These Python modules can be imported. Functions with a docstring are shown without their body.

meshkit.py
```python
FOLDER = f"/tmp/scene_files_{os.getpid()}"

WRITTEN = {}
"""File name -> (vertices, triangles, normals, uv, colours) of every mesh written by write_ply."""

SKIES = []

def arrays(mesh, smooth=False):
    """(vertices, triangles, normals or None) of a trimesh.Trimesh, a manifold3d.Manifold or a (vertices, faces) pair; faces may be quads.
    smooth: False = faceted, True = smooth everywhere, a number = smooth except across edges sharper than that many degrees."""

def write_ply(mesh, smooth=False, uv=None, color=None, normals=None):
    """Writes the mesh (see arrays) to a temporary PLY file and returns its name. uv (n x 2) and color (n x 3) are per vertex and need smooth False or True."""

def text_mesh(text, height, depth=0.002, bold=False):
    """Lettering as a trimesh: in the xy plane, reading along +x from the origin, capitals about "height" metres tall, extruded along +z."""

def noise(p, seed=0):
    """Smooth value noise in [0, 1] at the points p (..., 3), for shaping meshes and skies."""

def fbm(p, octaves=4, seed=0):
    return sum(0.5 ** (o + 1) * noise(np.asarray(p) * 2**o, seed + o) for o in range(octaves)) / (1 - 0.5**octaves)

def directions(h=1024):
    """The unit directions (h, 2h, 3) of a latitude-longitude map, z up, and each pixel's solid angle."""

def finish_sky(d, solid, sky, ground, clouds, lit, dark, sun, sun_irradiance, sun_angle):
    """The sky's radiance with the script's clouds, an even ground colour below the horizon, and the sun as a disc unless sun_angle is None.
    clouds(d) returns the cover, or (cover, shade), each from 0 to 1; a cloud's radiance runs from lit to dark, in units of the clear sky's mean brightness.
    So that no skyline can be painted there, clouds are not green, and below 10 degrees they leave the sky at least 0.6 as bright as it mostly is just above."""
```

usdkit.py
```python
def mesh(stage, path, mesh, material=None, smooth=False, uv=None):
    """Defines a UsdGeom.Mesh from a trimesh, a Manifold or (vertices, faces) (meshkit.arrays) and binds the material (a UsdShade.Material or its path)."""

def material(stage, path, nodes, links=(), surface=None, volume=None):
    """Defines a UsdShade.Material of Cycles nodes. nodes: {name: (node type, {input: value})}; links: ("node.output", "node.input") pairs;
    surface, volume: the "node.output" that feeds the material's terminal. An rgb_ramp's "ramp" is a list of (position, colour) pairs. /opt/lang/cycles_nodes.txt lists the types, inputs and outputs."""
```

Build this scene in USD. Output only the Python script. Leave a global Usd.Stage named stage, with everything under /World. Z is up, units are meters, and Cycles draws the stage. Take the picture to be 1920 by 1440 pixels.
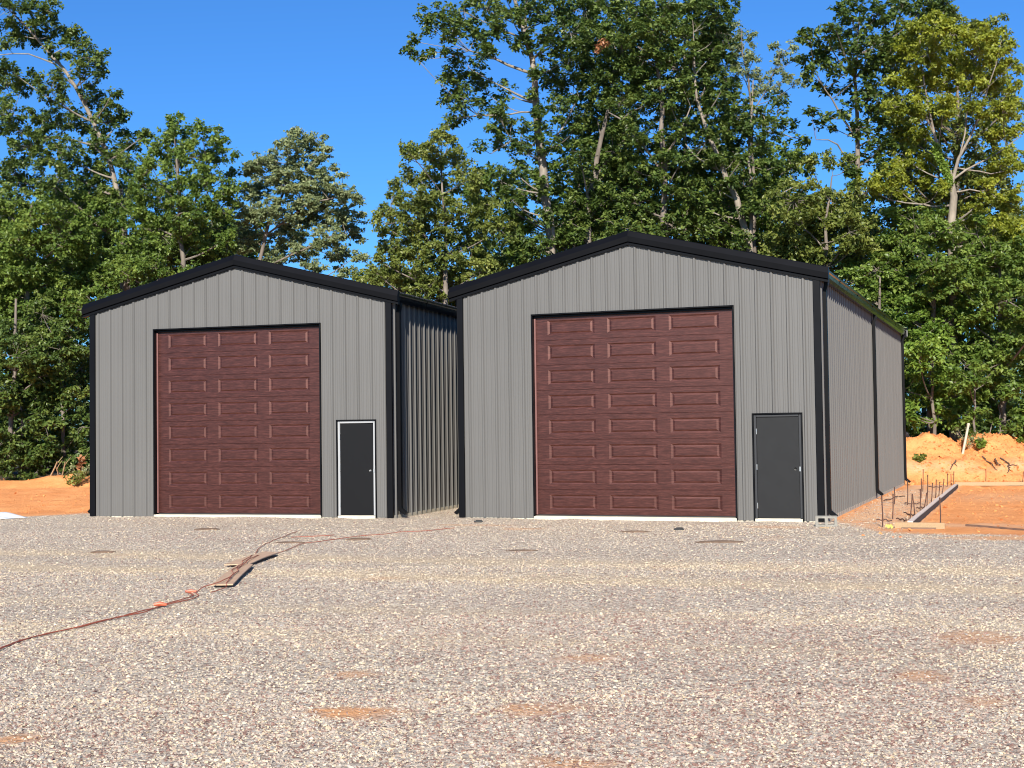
import math
import numpy as np, trimesh, usdkit, meshkit
from pxr import Usd, UsdGeom, UsdLux, UsdShade, Gf, Sdf, Vt

stage = Usd.Stage.CreateInMemory()
UsdGeom.SetStageUpAxis(stage, 'Z')
UsdGeom.SetStageMetersPerUnit(stage, 1.0)
UsdGeom.Xform.Define(stage, '/World')
UsdGeom.Scope.Define(stage, '/World/Looks')

# ------------------------------------------------------------------ camera
CAM = np.array([11.3192, -26.2277, 1.7816])
YAW, PITCH, ROLL, FPX = -0.3672, 0.0358, -0.0132, 2522.97     # focal length in pixels of a 1920 wide picture
cy_, sy_ = math.cos(YAW), math.sin(YAW)
FWD = np.array([sy_*math.cos(PITCH), cy_*math.cos(PITCH), math.sin(PITCH)])
r_ = np.array([cy_, -sy_, 0.]); u_ = np.cross(r_, FWD)
RIGHT = math.cos(ROLL)*r_ + math.sin(ROLL)*u_
UP = -math.sin(ROLL)*r_ + math.cos(ROLL)*u_
cam = UsdGeom.Camera.Define(stage, '/World/camera')
M4 = np.eye(4); M4[0, :3] = RIGHT; M4[1, :3] = UP; M4[2, :3] = -FWD; M4[3, :3] = CAM
cam.AddTransformOp().Set(Gf.Matrix4d(*M4.ravel().tolist()))
cam.CreateHorizontalApertureAttr(36.0); cam.CreateVerticalApertureAttr(27.0)
cam.CreateFocalLengthAttr(36.0*FPX/1920)
cam.CreateClippingRangeAttr(Gf.Vec2f(0.1, 5000))
cam.CreateExposureAttr(0.96)

# ------------------------------------------------------------------ sky and sun
ELEV, AZ = math.radians(29.0), math.radians(14.5)             # the sun stands behind the camera, to the right of the building's axis
SUN = np.array([math.sin(AZ)*math.cos(ELEV), -math.cos(AZ)*math.cos(ELEV), math.sin(ELEV)])
usdkit.material(stage, '/World/Looks/sky_look', {
    's': ('sky_texture', {'sky_type': 'single_scattering', 'sun_disc': False, 'sun_elevation': ELEV, 'sun_rotation': math.atan2(SUN[0], SUN[1]), 'altitude': 100.0, 'air_density': 1.0, 'aerosol_density': 0.6, 'ozone_density': 2.0}),
    't': ('mix_color', {'blend_type': 'multiply', 'fac': 1.0, 'b': (.245, .575, 1.0)}),
    'b': ('background_shader', {'strength': 0.082})}, [('s.color', 't.a'), ('t.result', 'b.color')], surface='b.background')
dome = UsdLux.DomeLight.Define(stage, '/World/sky')
UsdShade.MaterialBindingAPI.Apply(dome.GetPrim()).Bind(UsdShade.Material.Get(stage, '/World/Looks/sky_look'))
dome.GetPrim().SetCustomDataByKey('kind', 'structure')
dome.GetPrim().SetCustomDataByKey('label', 'clear blue morning sky'); dome.GetPrim().SetCustomDataByKey('category', 'sky')
sun = UsdLux.DistantLight.Define(stage, '/World/sun')
sun.CreateIntensityAttr(1.25); sun.CreateAngleAttr(0.53); sun.CreateColorAttr(Gf.Vec3f(1.0, 0.93, 0.82)); sun.CreateNormalizeAttr(True)
zx = np.cross([0, 0, 1.], SUN); zx /= np.linalg.norm(zx); zy = np.cross(SUN, zx)
S4 = np.eye(4); S4[0, :3] = zx; S4[1, :3] = zy; S4[2, :3] = SUN
sun.AddTransformOp().Set(Gf.Matrix4d(*S4.ravel().tolist()))

# ------------------------------------------------------------------ helpers
def ray(x, y): return FWD + RIGHT*(x-960)/FPX - UP*(y-720)/FPX
def at(x, y, d): return CAM + ray(x, y)*d                      # the point seen at pixel x, y of the photograph, d metres deep
def onz(x, y, z=-0.03):
    d = ray(x, y); return CAM + d*((z-CAM[2])/d[2])
def depth_of(P): return float((np.asarray(P)-CAM) @ FWD)

_used = {}
def path_for(parent, name):
    base = (parent.GetPath().pathString if parent else '/World') + '/' + name
    n = _used.get(base, 0); _used[base] = n+1
    return base if n == 0 else f'{base}_{n:03d}'
def tag(p, label=None, cat=None, group=None, kind=None):
    p = p.GetPrim() if hasattr(p, 'GetPrim') else p
    for k, v in (('label', label), ('category', cat), ('group', group), ('kind', kind)):
        if v: p.SetCustomDataByKey(k, v)
    return p
def xf(name, parent=None, loc=None, rz=0., **kw):
    x = UsdGeom.Xform.Define(stage, path_for(parent, name))
    if loc is not None: x.AddTranslateOp().Set(Gf.Vec3d(*map(float, loc)))
    if rz: x.AddRotateZOp().Set(math.degrees(rz))
    return tag(x, **kw)
def put(name, mesh, mat, parent=None, smooth=False, **kw):
    m = usdkit.mesh(stage, path_for(parent, name), mesh, MAT[mat] if isinstance(mat, str) else mat, smooth=smooth)
    return tag(m, **kw)

class MB:
    """Collects simple solids into one mesh."""
    def __init__(s): s.v, s.f, s.n = [], [], 0
    def add(s, v, f):
        v = np.asarray(v, float); f = np.asarray(f, int)
        if f.shape[1] == 4: f = np.vstack([f[:, [0, 1, 2]], f[:, [0, 2, 3]]])
        s.v.append(v); s.f.append(f + s.n); s.n += len(v); return s
    def box(s, x0, x1, y0, y1, z0, z1):
        v = [(x, y, z) for x in (x0, x1) for y in (y0, y1) for z in (z0, z1)]
        return s.add(v, [(0, 1, 3, 2), (4, 6, 7, 5), (0, 4, 5, 1), (2, 3, 7, 6), (0, 2, 6, 4), (1, 5, 7, 3)])
    def bevel_box(s, x0, x1, y0, y1, z0, z1, b=.004):
        b = min(b, (x1-x0)/3, (y1-y0)/3, (z1-z0)/3)
        P = [(x, y, z) for dx, dy, dz in ((b, b, 0), (b, 0, b), (0, b, b)) for x in (x0+dx, x1-dx) for y in (y0+dy, y1-dy) for z in (z0+dz, z1-dz)]
        h = trimesh.convex.convex_hull(np.array(P)); return s.add(h.vertices, h.faces)
    def quad(s, a, b, c, d): return s.add([a, b, c, d], [(0, 1, 2, 3)])
    def loft(s, rings, cap=True):
        rings = [np.asarray(r, float) for r in rings]; n = len(rings[0]); F = []
        for k in range(len(rings)-1):
            for i in range(n):
                j = (i+1) % n; F.append((k*n+i, k*n+j, (k+1)*n+j, (k+1)*n+i))
        s.add(np.vstack(rings), F)
        if cap:
            from shapely.geometry import Polygon
            for r, flip in ((rings[0], True), (rings[-1], False)):
                c = r.mean(0); V = np.vstack([r, c]); T = [(i, (i+1) % n, n) for i in range(n)]
                if flip: T = [t[::-1] for t in T]
                s.add(V, T)
        return s
    def tube(s, pts, rad, sides=6, cap=True):
        p = np.asarray(pts, float); rad = np.broadcast_to(rad, (len(p),)); t = np.gradient(p, axis=0); t /= np.linalg.norm(t, axis=1, keepdims=True)+1e-12
        ref = np.array([0, 0, 1.]) if abs(t[0, 2]) < .9 else np.array([1., 0, 0]); rings = []
        for q, d, r in zip(p, t, rad):
            a = np.cross(d, ref); a /= np.linalg.norm(a)+1e-12; b = np.cross(d, a); ref = np.cross(a, d) if False else ref
            an = np.arange(sides)*2*np.pi/sides
            rings.append(q + r*(np.cos(an)[:, None]*a + np.sin(an)[:, None]*b))
        return s.loft(rings, cap)
    def get(s): return np.vstack(s.v), np.vstack(s.f)
    def build(s, name, mat, parent=None, smooth=False, **kw): return put(name, s.get(), mat, parent, smooth, **kw)

# ------------------------------------------------------------------ materials
MAT = {}
def mat(name, nodes, links, surface): MAT[name] = usdkit.material(stage, '/World/Looks/'+name, nodes, links, surface=surface)
def paint(name, col, rough=.4, var=.12, scale=1.5, spec=.5, metal=0., bump=0., bscale=40., streak=(1, 1, 1), coat=0.):
    """painted or plain surface: the colour varies a little over the thing, with a fine relief"""
    c = np.array(col)
    n = {'tc': ('texture_coordinate', {}), 'mp': ('mapping', {'scale': streak}), 'no': ('noise_texture', {'scale': scale, 'detail': 4.0, 'roughness': .6}),
         'ra': ('rgb_ramp', {'ramp': [(.25, c*(1-var)), (.75, np.minimum(c*(1+var), 1))]}),
         'p': ('principled_bsdf', {'roughness': rough, 'specular_ior_level': spec, 'metallic': metal, 'coat_weight': coat, 'coat_roughness': .15})}
    l = [('tc.object', 'mp.vector'), ('mp.vector', 'no.vector'), ('no.fac', 'ra.fac'), ('ra.color', 'p.base_color')]
    if bump:
        n['n2'] = ('noise_texture', {'scale': bscale, 'detail': 3.0}); n['bu'] = ('bump', {'strength': 1.0, 'distance': bump})
        l += [('mp.vector', 'n2.vector'), ('n2.fac', 'bu.height'), ('bu.normal', 'p.normal')]
    mat(name, n, l, 'p.BSDF')
paint('siding_grey', (.101, .0985, .0945), .42, .05, .8, .28, bump=.0035, bscale=1.3, streak=(1.5, 1.5, .5))
paint('black_trim', (.0026, .0027, .0036), .42, .25, 2.0, .13, bump=.002, bscale=2.5)
paint('roof_black', (0.00816, 0.0085, 0.0102), .4, .2, 2.0)
paint('gutter_black', (0.00408, 0.00408, 0.00408), .16, .2, 2.0, .35, bump=.001, bscale=3.)
paint('door_black', (0.002999, 0.002999, 0.00357), .5, .1, 3.0, .2, bump=.0008, bscale=6.)
paint('door_charcoal', (0.01302, 0.01341, 0.0142), .5, .1, 3.0, .2, bump=.0008, bscale=6.)
paint('frame_white', (0.272, 0.2788, 0.2856), .4, .05, 3.0)
paint('frame_charcoal', (0.02618, 0.02713, 0.02951), .45, .1, 3.0, .3)
paint('steel', (.62, .61, .58), .3, .1, 8., metal=.9)
paint('rubber', (.02, .02, .02), .7, .2, 6.)
paint('concrete_slab', (.44, .405, .325), .85, .18, 2.5, bump=.003, bscale=30.)
paint('concrete_block', (0.204, 0.1938, 0.17), .95, .22, 12., bump=.004, bscale=80.)
paint('stop_brown', (0.1496, 0.068, 0.0612), .45, .1, 6.)
paint('rust', (0.07, 0.0315, 0.021), .85, .4, 20., bump=.001, bscale=80.)
paint('pine_board', (0.3128, 0.2108, 0.1122), .7, .18, 3., streak=(1, 14, 14), bump=.001, bscale=20.)
paint('grey_board', (.50, .41, .36), .8, .2, 3., streak=(14, 1, 14), bump=.001, bscale=20.)
paint('plywood', (.40, .265, .17), .8, .2, 3., streak=(8, 2, 8), bump=.001, bscale=20.)
paint('painted_shade', (.014, .012, .014), .8, .2, 6.)
paint('pvc', (0.3815, 0.3468, 0.2659), .4, .12, 6.)
paint('plastic_sheet', (0.4277, 0.4451, 0.474), .35, .08, 3., bump=.01, bscale=3.)
paint('cord_orange', (0.294, 0.07, 0.035), .6, .3, 6.)
paint('plug_orange', (0.49, 0.098, 0.042), .5, .15, 6.)
paint('tape_yellow', (.50, .48, .12), .5, .15, 12.)
paint('old_board', (.17, .105, .075), .85, .25, 3., .2, streak=(8, 2, 8), bump=.001, bscale=20.)
paint('root_dark', (.10, .068, .048), .95, .3, 6., .2)
paint('clod', (0.14, 0.091, 0.0595), .95, .3, 10., bump=.01, bscale=30.)
paint('clay_lump', (.63, .25, .088), .95, .3, 9., .2, bump=.006, bscale=40.)
paint('clay_lump_dark', (.46, .165, .054), .95, .3, 9., .2, bump=.006, bscale=40.)
paint('dead_leaf', (.36, .17, .075), .8, .3, 12.)
paint('dry_stick', (.34, .25, .15), .9, .25, 8., bump=.002, bscale=30.)
for nm, c in (('bark_grey', (.135, .112, .092)), ('bark_pale', (.19, .162, .13)), ('bark_dark', (.07, .058, .048))):
    paint(nm, c, .9, .5, 5.0, streak=(1, 1, .25), bump=.02, bscale=9.)

# mahogany wood-grain steel: fine streaks that run along the width
mat('door_wood', {
    'tc': ('texture_coordinate', {}), 'mp': ('mapping', {'scale': (3.0, 1.0, 70.0)}), 'm2': ('mapping', {'scale': (1.4, 1.0, 26.0)}),
    'n1': ('noise_texture', {'scale': 2.2, 'detail': 5.0, 'roughness': .65, 'distortion': .6}), 'n2': ('noise_texture', {'scale': 2.0, 'detail': 2.0}),
    'mx': ('math', {'math_type': 'multiply_add', 'value2': .68}), 'sc': ('math', {'math_type': 'multiply', 'value2': .32}),
    'ra': ('rgb_ramp', {'ramp': [(.34, (.0085, .0015, .0010)), (.48, (.0195, .0042, .0030)), (.62, (.066, .0215, .0175))]}),
    'bu': ('bump', {'strength': .8, 'distance': .00022}),
    'p': ('principled_bsdf', {'roughness': .36, 'specular_ior_level': 1.0, 'specular_tint': (1.0, .55, .47)})},
    [('tc.object', 'mp.vector'), ('tc.object', 'm2.vector'), ('mp.vector', 'n1.vector'), ('m2.vector', 'n2.vector'), ('n2.fac', 'sc.value1'), ('n1.fac', 'mx.value1'), ('sc.value', 'mx.value3'),
     ('mx.value', 'ra.fac'), ('ra.color', 'p.base_color'), ('n1.fac', 'bu.height'), ('bu.normal', 'p.normal')], 'p.BSDF')

# the ground: clay and crushed stone, mixed by what lies where (primvars set on the mesh)
mat('ground_mix', {
    'g': ('geometry', {}), 'cl': ('attribute', {'attribute': 'gravel'}), 'st': ('attribute', {'attribute': 'clay_stain'}), 'tr': ('attribute', {'attribute': 'track'}), 'pl': ('attribute', {'attribute': 'pale'}), 'li': ('attribute', {'attribute': 'litter'}), 'lm': ('mix_color', {'blend_type': 'mix', 'b': (.055, .038, .022)}),
    # crushed stone
    'v1': ('voronoi_texture', {'scale': 34.0, 'feature': 'f1'}), 'v2': ('voronoi_texture', {'scale': 17.0, 'feature': 'f1'}), 'nb': ('noise_texture', {'scale': .45, 'detail': 4.0, 'roughness': .6}), 'nf': ('noise_texture', {'scale': 60.0, 'detail': 3.0}),
    'sv': ('separate_color', {}), 'sv2': ('separate_color', {}),
    'rs': ('rgb_ramp', {'ramp': [(.0, (.19, .125, .098)), (.12, (.26, .19, .15)), (.3, (.375, .308, .245)), (.55, (.44, .375, .30)), (.8, (.51, .44, .355)), (1., (.60, .53, .43))]}),
    'dk': ('map_range', {'from_min': .25, 'from_max': .75, 'to_min': .86, 'to_max': 1.1}), 'gm': ('mix_color', {'blend_type': 'multiply', 'fac': 1.0}), 'gmc': ('combine_color', {}),
    'tk': ('mix_color', {'blend_type': 'mix', 'b': (.52, .40, .265)}), 'sn': ('mix_color', {'blend_type': 'mix', 'b': (.66, .32, .135)}),
    # clay
    'c1': ('noise_texture', {'scale': 1.1, 'detail': 7.0, 'roughness': .65}), 'c2': ('noise_texture', {'scale': 14.0, 'detail': 6.0, 'roughness': .7}),
    'cm': ('math', {'math_type': 'multiply_add', 'value2': .45}), 'cs': ('math', {'math_type': 'multiply', 'value2': .55}),
    'rc': ('rgb_ramp', {'ramp': [(.28, (.36, .118, .038)), (.41, (.60, .225, .074)), (.56, (.71, .305, .112)), (.74, (.78, .43, .185))]}),
    'pa': ('mix_color', {'blend_type': 'mix', 'b': (.58, .36, .22)}),
    'mix': ('mix_color', {'blend_type': 'mix'}),
    'hg': ('math', {'math_type': 'multiply', 'value2': -1.0}), 'b1': ('bump', {'strength': .9, 'distance': .014}), 'b2': ('bump', {'strength': 1.0, 'distance': .05}),
    'p': ('principled_bsdf', {'roughness': .95, 'specular_ior_level': .2})},
    [('g.position', n+'.vector') for n in ('v1', 'v2', 'nb', 'nf', 'c1', 'c2')] +
    [('v1.color', 'sv.color'), ('sv.r', 'rs.fac'), ('nb.fac', 'dk.value'), ('dk.result', 'gmc.r'), ('dk.result', 'gmc.g'), ('dk.result', 'gmc.b'), ('rs.color', 'gm.a'), ('gmc.color', 'gm.b'),
     ('gm.result', 'tk.a'), ('tr.fac', 'tk.fac'), ('tk.result', 'sn.a'), ('st.fac', 'sn.fac'),
     ('c1.fac', 'cs.value1'), ('c2.fac', 'cm.value1'), ('cs.value', 'cm.value3'), ('cm.value', 'rc.fac'), ('rc.color', 'pa.a'), ('pl.fac', 'pa.fac'),
     ('pa.result', 'mix.a'), ('sn.result', 'mix.b'), ('cl.fac', 'mix.fac'), ('mix.result', 'lm.a'), ('li.fac', 'lm.fac'), ('lm.result', 'p.base_color'),
     ('v1.distance', 'hg.value1'), ('hg.value', 'b1.height'), ('c2.fac', 'b2.height'), ('b1.normal', 'b2.normal'), ('b2.normal', 'p.normal')], 'p.BSDF')

def stone_mat(name, c):
    c = np.array(c)
    mat(name, {'g': ('geometry', {}), 'wn': ('object_info', {}), 'w2': ('white_noise_texture', {}), 'n': ('noise_texture', {'scale': 45.0, 'detail': 3.0}), 'r': ('rgb_ramp', {'ramp': [(0., c*.72), (.5, c), (1., np.minimum(c*1.3, .85))]}),
               'ad': ('math', {'math_type': 'multiply_add', 'value2': .35}), 'sc': ('math', {'math_type': 'multiply', 'value2': .65}), 'p': ('principled_bsdf', {'roughness': .9, 'specular_ior_level': .25})},
        [('wn.location', 'w2.vector'), ('w2.value', 'sc.value1'), ('g.position', 'n.vector'), ('n.fac', 'ad.value1'), ('sc.value', 'ad.value3'), ('ad.value', 'r.fac'), ('r.color', 'p.base_color')], 'p.BSDF')
STONES = [('stone_grey', (0.3277, 0.2825, 0.2354)), ('stone_pale', (0.414, 0.3571, 0.2889)), ('stone_tan', (0.46, 0.3672, 0.2529)), ('stone_pink', (0.3277, 0.2396, 0.194)), ('stone_rose', (0.1782, 0.1073, 0.0872)), ('stone_blue', (0.2818, 0.2599, 0.2344)), ('stone_cream', (0.4945, 0.4124, 0.2943))]
for n_, c_ in STONES: stone_mat(n_, c_)

def leaf_mat(name, dark, mid, lite, trans=.3, rough=.42):
    d, m, l = map(np.array, (dark, mid, lite))
    mat(name, {'a': ('attribute', {'attribute': 'tint'}), 'r': ('rgb_ramp', {'ramp': [(0., d), (.5, m), (1., l)]}), 'hs': ('hsv', {'saturation': 1.1, 'value': 1.7, 'hue': .485}),
               'p': ('principled_bsdf', {'roughness': rough, 'specular_ior_level': .26}), 't': ('translucent_bsdf', {}), 'm': ('mix_closure', {'fac': trans})},
        [('a.fac', 'r.fac'), ('r.color', 'p.base_color'), ('r.color', 'hs.color'), ('hs.color', 't.color'), ('p.BSDF', 'm.closure1'), ('t.BSDF', 'm.closure2')], 'm.closure')
leaf_mat('leaf_deep', (0.03, 0.054, 0.013), (0.068, 0.108, 0.023), (0.15, 0.19, 0.042), 0.28)
leaf_mat('leaf_mid', (0.044, 0.08, 0.015), (0.098, 0.154, 0.028), (0.19, 0.25, 0.052), 0.34)
leaf_mat('leaf_olive', (0.056, 0.078, 0.016), (0.116, 0.146, 0.03), (0.215, 0.238, 0.058), 0.32)
leaf_mat('leaf_silver', (0.095, 0.125, 0.055), (0.175, 0.212, 0.098), (0.29, 0.32, 0.16), 0.34)
leaf_mat('leaf_yellow', (0.092, 0.118, 0.014), (0.178, 0.208, 0.024), (0.3, 0.32, 0.045), 0.36)
leaf_mat('leaf_fresh', (0.055, 0.1, 0.016), (0.118, 0.19, 0.03), (0.215, 0.3, 0.055), 0.36)

# ------------------------------------------------------------------ ground
def sstep(a, b, x): t = np.clip((x-a)/(b-a), 0, 1); return t*t*(3-2*t)
def nz(x, y, s, seed=0, oc=4): return meshkit.fbm(np.stack([x*s, y*s, np.zeros_like(x)+.37], -1), oc, seed)-.5
def axis(fine0, fine1, step, far0, far1):
    a = np.arange(fine0, fine1, step); out, s, x = [], step, fine1
    while x < far1: out.append(x); s *= 1.25; x += s
    lo, s, x = [], step, fine0
    while x > far0: s *= 1.25; x -= s; lo.append(x)
    return np.array(lo[::-1]+list(a)+out+[far1+50])
def gravel_mask(x, y):
    n = nz(x, y, .9, 5)*1.1 + nz(x, y, 5., 6)*.5
    front = np.where(x < -8.7, -1.0+sstep(-11, -8.7, x)*1.6, np.where(x < -1.0, 30., np.where(x < .3, 14.0, 12.)))     # how far back the stone goes
    front = np.where((x > -8.7) & (x < -7.9), .6+0*x, front)
    right = np.interp(x, [7.5, 7.9, 8.4, 8.8, 9.3, 10.2, 11.2, 14, 30], [1.2, .4, -.9, -1.7, -2.0, -2.3, -2.7, -3.2, -4.])
    edge = np.where(x > 7.5, right, front)
    m = sstep(.45, -.45, y-edge + n*1.5)
    return np.where(y < -4.5, 1.0, m)
def tracks(x, y):
    d1 = y-(-9.2+.36*(x-4.7)*-.05); n = nz(x, y, .7, 25)
    t = np.exp(-((y+8.6-.04*(x-4)+n*.8)/.6)**2)*.95 + np.exp(-((y+10.6-.04*(x-4)+n*.8)/.55)**2)*.95
    t = t + .5*np.exp(-((y+13.6-.10*(x-6)+n*.7)/.35)**2) + .5*np.exp(-((y+15.4-.10*(x-6)+n*.7)/.35)**2)
    return np.clip(t*(.7+nz(x, y, 3., 26)*1.3)+sstep(-6, -1, y)*.12, 0, .85)
def height(x, y):
    z = np.full(x.shape, -.03) + nz(x, y, .22, 1)*.05 + nz(x, y, 1.3, 2)*.02
    g = gravel_mask(x, y)
    tr_ = tracks(x, y); z = z - .022*tr_*(y < -4)
    wall_d = np.minimum(np.abs(y), 3.)*((x > 0) & (x < 7.6)) + 3.*((x <= 0) | (x >= 7.6))
    yl_ = -(x+8.7266)*.0784+(y+.9829)*.9969
    wall_d = np.where((x > -8.7) & (x < -1.3), np.minimum(np.abs(yl_), 3.), wall_d)
    z = z + np.exp(-(wall_d/.16)**2)*np.clip(.018+nz(x, y, 1.9, 37)*.09, -.01, .035)
    # left yard: graded clay and, behind it, a low bank
    L = sstep(-7.5, -9.5, x)*sstep(-1, 1, y)
    furrow = np.sin((y*.93-x*.36)*2.1 + 2*nz(x, y, .3, 9))*.05 + nz(x, y, 2.2, 10)*.11 + nz(x, y, 7., 13)*.05
    z = z + L*furrow
    q = (x+23.2)*-.36+(y-16.4)*.93; s = (x+23.2)*.93+(y-16.4)*.36   # across and along the left bank
    ridge = np.interp(s, [-12, -2.53, -1.32, -1.02, -.62, .09, .29, .59, .9, 9], [.16, .20, .25, .30, .37, .37, .48, .39, .33, .33])
    z = z + sstep(-9, -11, x)*ridge*sstep(-3.0, -1.15, q)*(1-.6*sstep(-.9, .5, q))*(1+nz(x, y, 2.5, 11)*.35)*(1+.25*nz(x, y, 8., 12))
    # right: strip along the wall, slab bed, then a cut bank with heaps of clay on top
    Rm = sstep(7.6, 8.2, x)*sstep(-2, 0, y)
    z = z + Rm*(nz(x, y, 2.5, 14)*.12+nz(x, y, 8., 15)*.06)
    bed = sstep(9.12, 9.2, x)*sstep(.1, .7, y)*sstep(16.6, 16.4, y)
    z = z - bed*.05
    qr = (x-8.3)*-.36+(y-19.0)*.93; sr = (x-8.3)*.93+(y-19.0)*.36
    far = sstep(5.2, 7.0, x)
    lip = .64+nz(x, y, .8, 16)*.35
    z = z + far*sstep(-.2, .6, qr)*(nz(x, y, 3.2, 31)*.30+nz(x, y, 8., 32)*.17)
    z = z + far*lip*sstep(-.3, 1.3, qr + nz(x, y, 1.2, 17)*1.2)
    for sc, qc, h, ws, wq in ((.15, 3.1, .68, .95, 1.3), (1.25, 3.4, .66, .72, 1.2), (3.3, 3.5, .80, 1.15, 1.4), (2.1, 3.6, .34, .8, 1.2), (-1.3, 3.2, .6, 1.0, 1.3), (6.0, 3.4, .5, 1.6, 1.4)):
        z = z + far*h*np.exp(-np.abs((sr-sc)/(ws*.86))**3 - ((qr-qc)/wq)**2)*1.12*(1+nz(x, y, 2.2, 18)*.5+nz(x, y, 6., 19)*.3)
    return z
XS, YS = axis(-33., 17., .13, -420, 420), axis(-22., 28., .13, -120, 700)
gx, gy = np.meshgrid(XS, YS, indexing='xy')
gz = height(gx, gy)
gm = gravel_mask(gx, gy)
CLAY_SPOTS = [(7.11, -18.36, .30, .16, 1.), (7.35, -18.2, .12, .10, .8), (8.21, -17.93, .22, .22, .7), (8.45, -17.8, .20, .15, .5), (10.84, -13.96, .35, .45, .55), (10.57, -15.9, .2, .3, .6), (7.93, -15.88, .28, .2, .55), (6.48, -17.07, .22, .18, .6), (5.52, -19.67, .3, .2, .8), (5.4, -20.2, .4, .2, .8), (8.9, -19.2, .25, .12, .6), (11.0, -16.8, .2, .3, .5), (11.2, -3.1, 1.6, .45, .8), (9.6, -2.1, 1., .3, .55), (2.4, -2.6, .5, .35, .5), (1.2, -1.8, .9, .3, .35), (6.9, -1.2, .6, .35, .4)]
def stains(x, y):
    s = np.zeros_like(x); n = nz(x, y, 2.6, 21)*1.6 + nz(x, y, 11., 22)*1.5
    for cx, cy, rx, ry, a in CLAY_SPOTS: s = np.maximum(s, a*.92*sstep(1.2, .5, np.hypot((x-cx)/rx, (y-cy)/ry)+n*.95))
    return np.maximum(s, .45*sstep(.16, .30, nz(x, y, .55, 24))*sstep(-16, -10, y))
gs, gt = stains(gx, gy), tracks(gx, gy)
pale = np.clip(sstep(7.6, 8.0, gx)*sstep(9.4, 9.1, gx)*sstep(-2, -.5, gy)*sstep(18.5, 17, gy)*(.78+nz(gx, gy, 1.5, 27)*1.5+nz(gx, gy, 6., 33)*.9)
               + sstep(6.8, 7.4, gx)*np.exp(-((gz-.48)/.16)**2)*sstep(18.5, 19.3, gy)*(.38+nz(gx, gy, 1.2, 28)*2.4+nz(gx, gy, 5., 34)*1.4)
               + sstep(9.3, 9.6, gx)*np.exp(-((gy-11)/2.2)**2)*.35 + sstep(9.3, 9.6, gx)*np.exp(-((gy+.2)/.5)**2)*.6, 0, 1)
litter = np.clip(np.maximum(sstep(-9, -11, gx)*sstep(-.8, .2, (gx+23.2)*-.36+(gy-16.4)*.93), sstep(4.6, 6.0, (gx-8.3)*-.36+(gy-19.0)*.93)*sstep(-7, -5, gx))*1.2, 0, 1)
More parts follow.
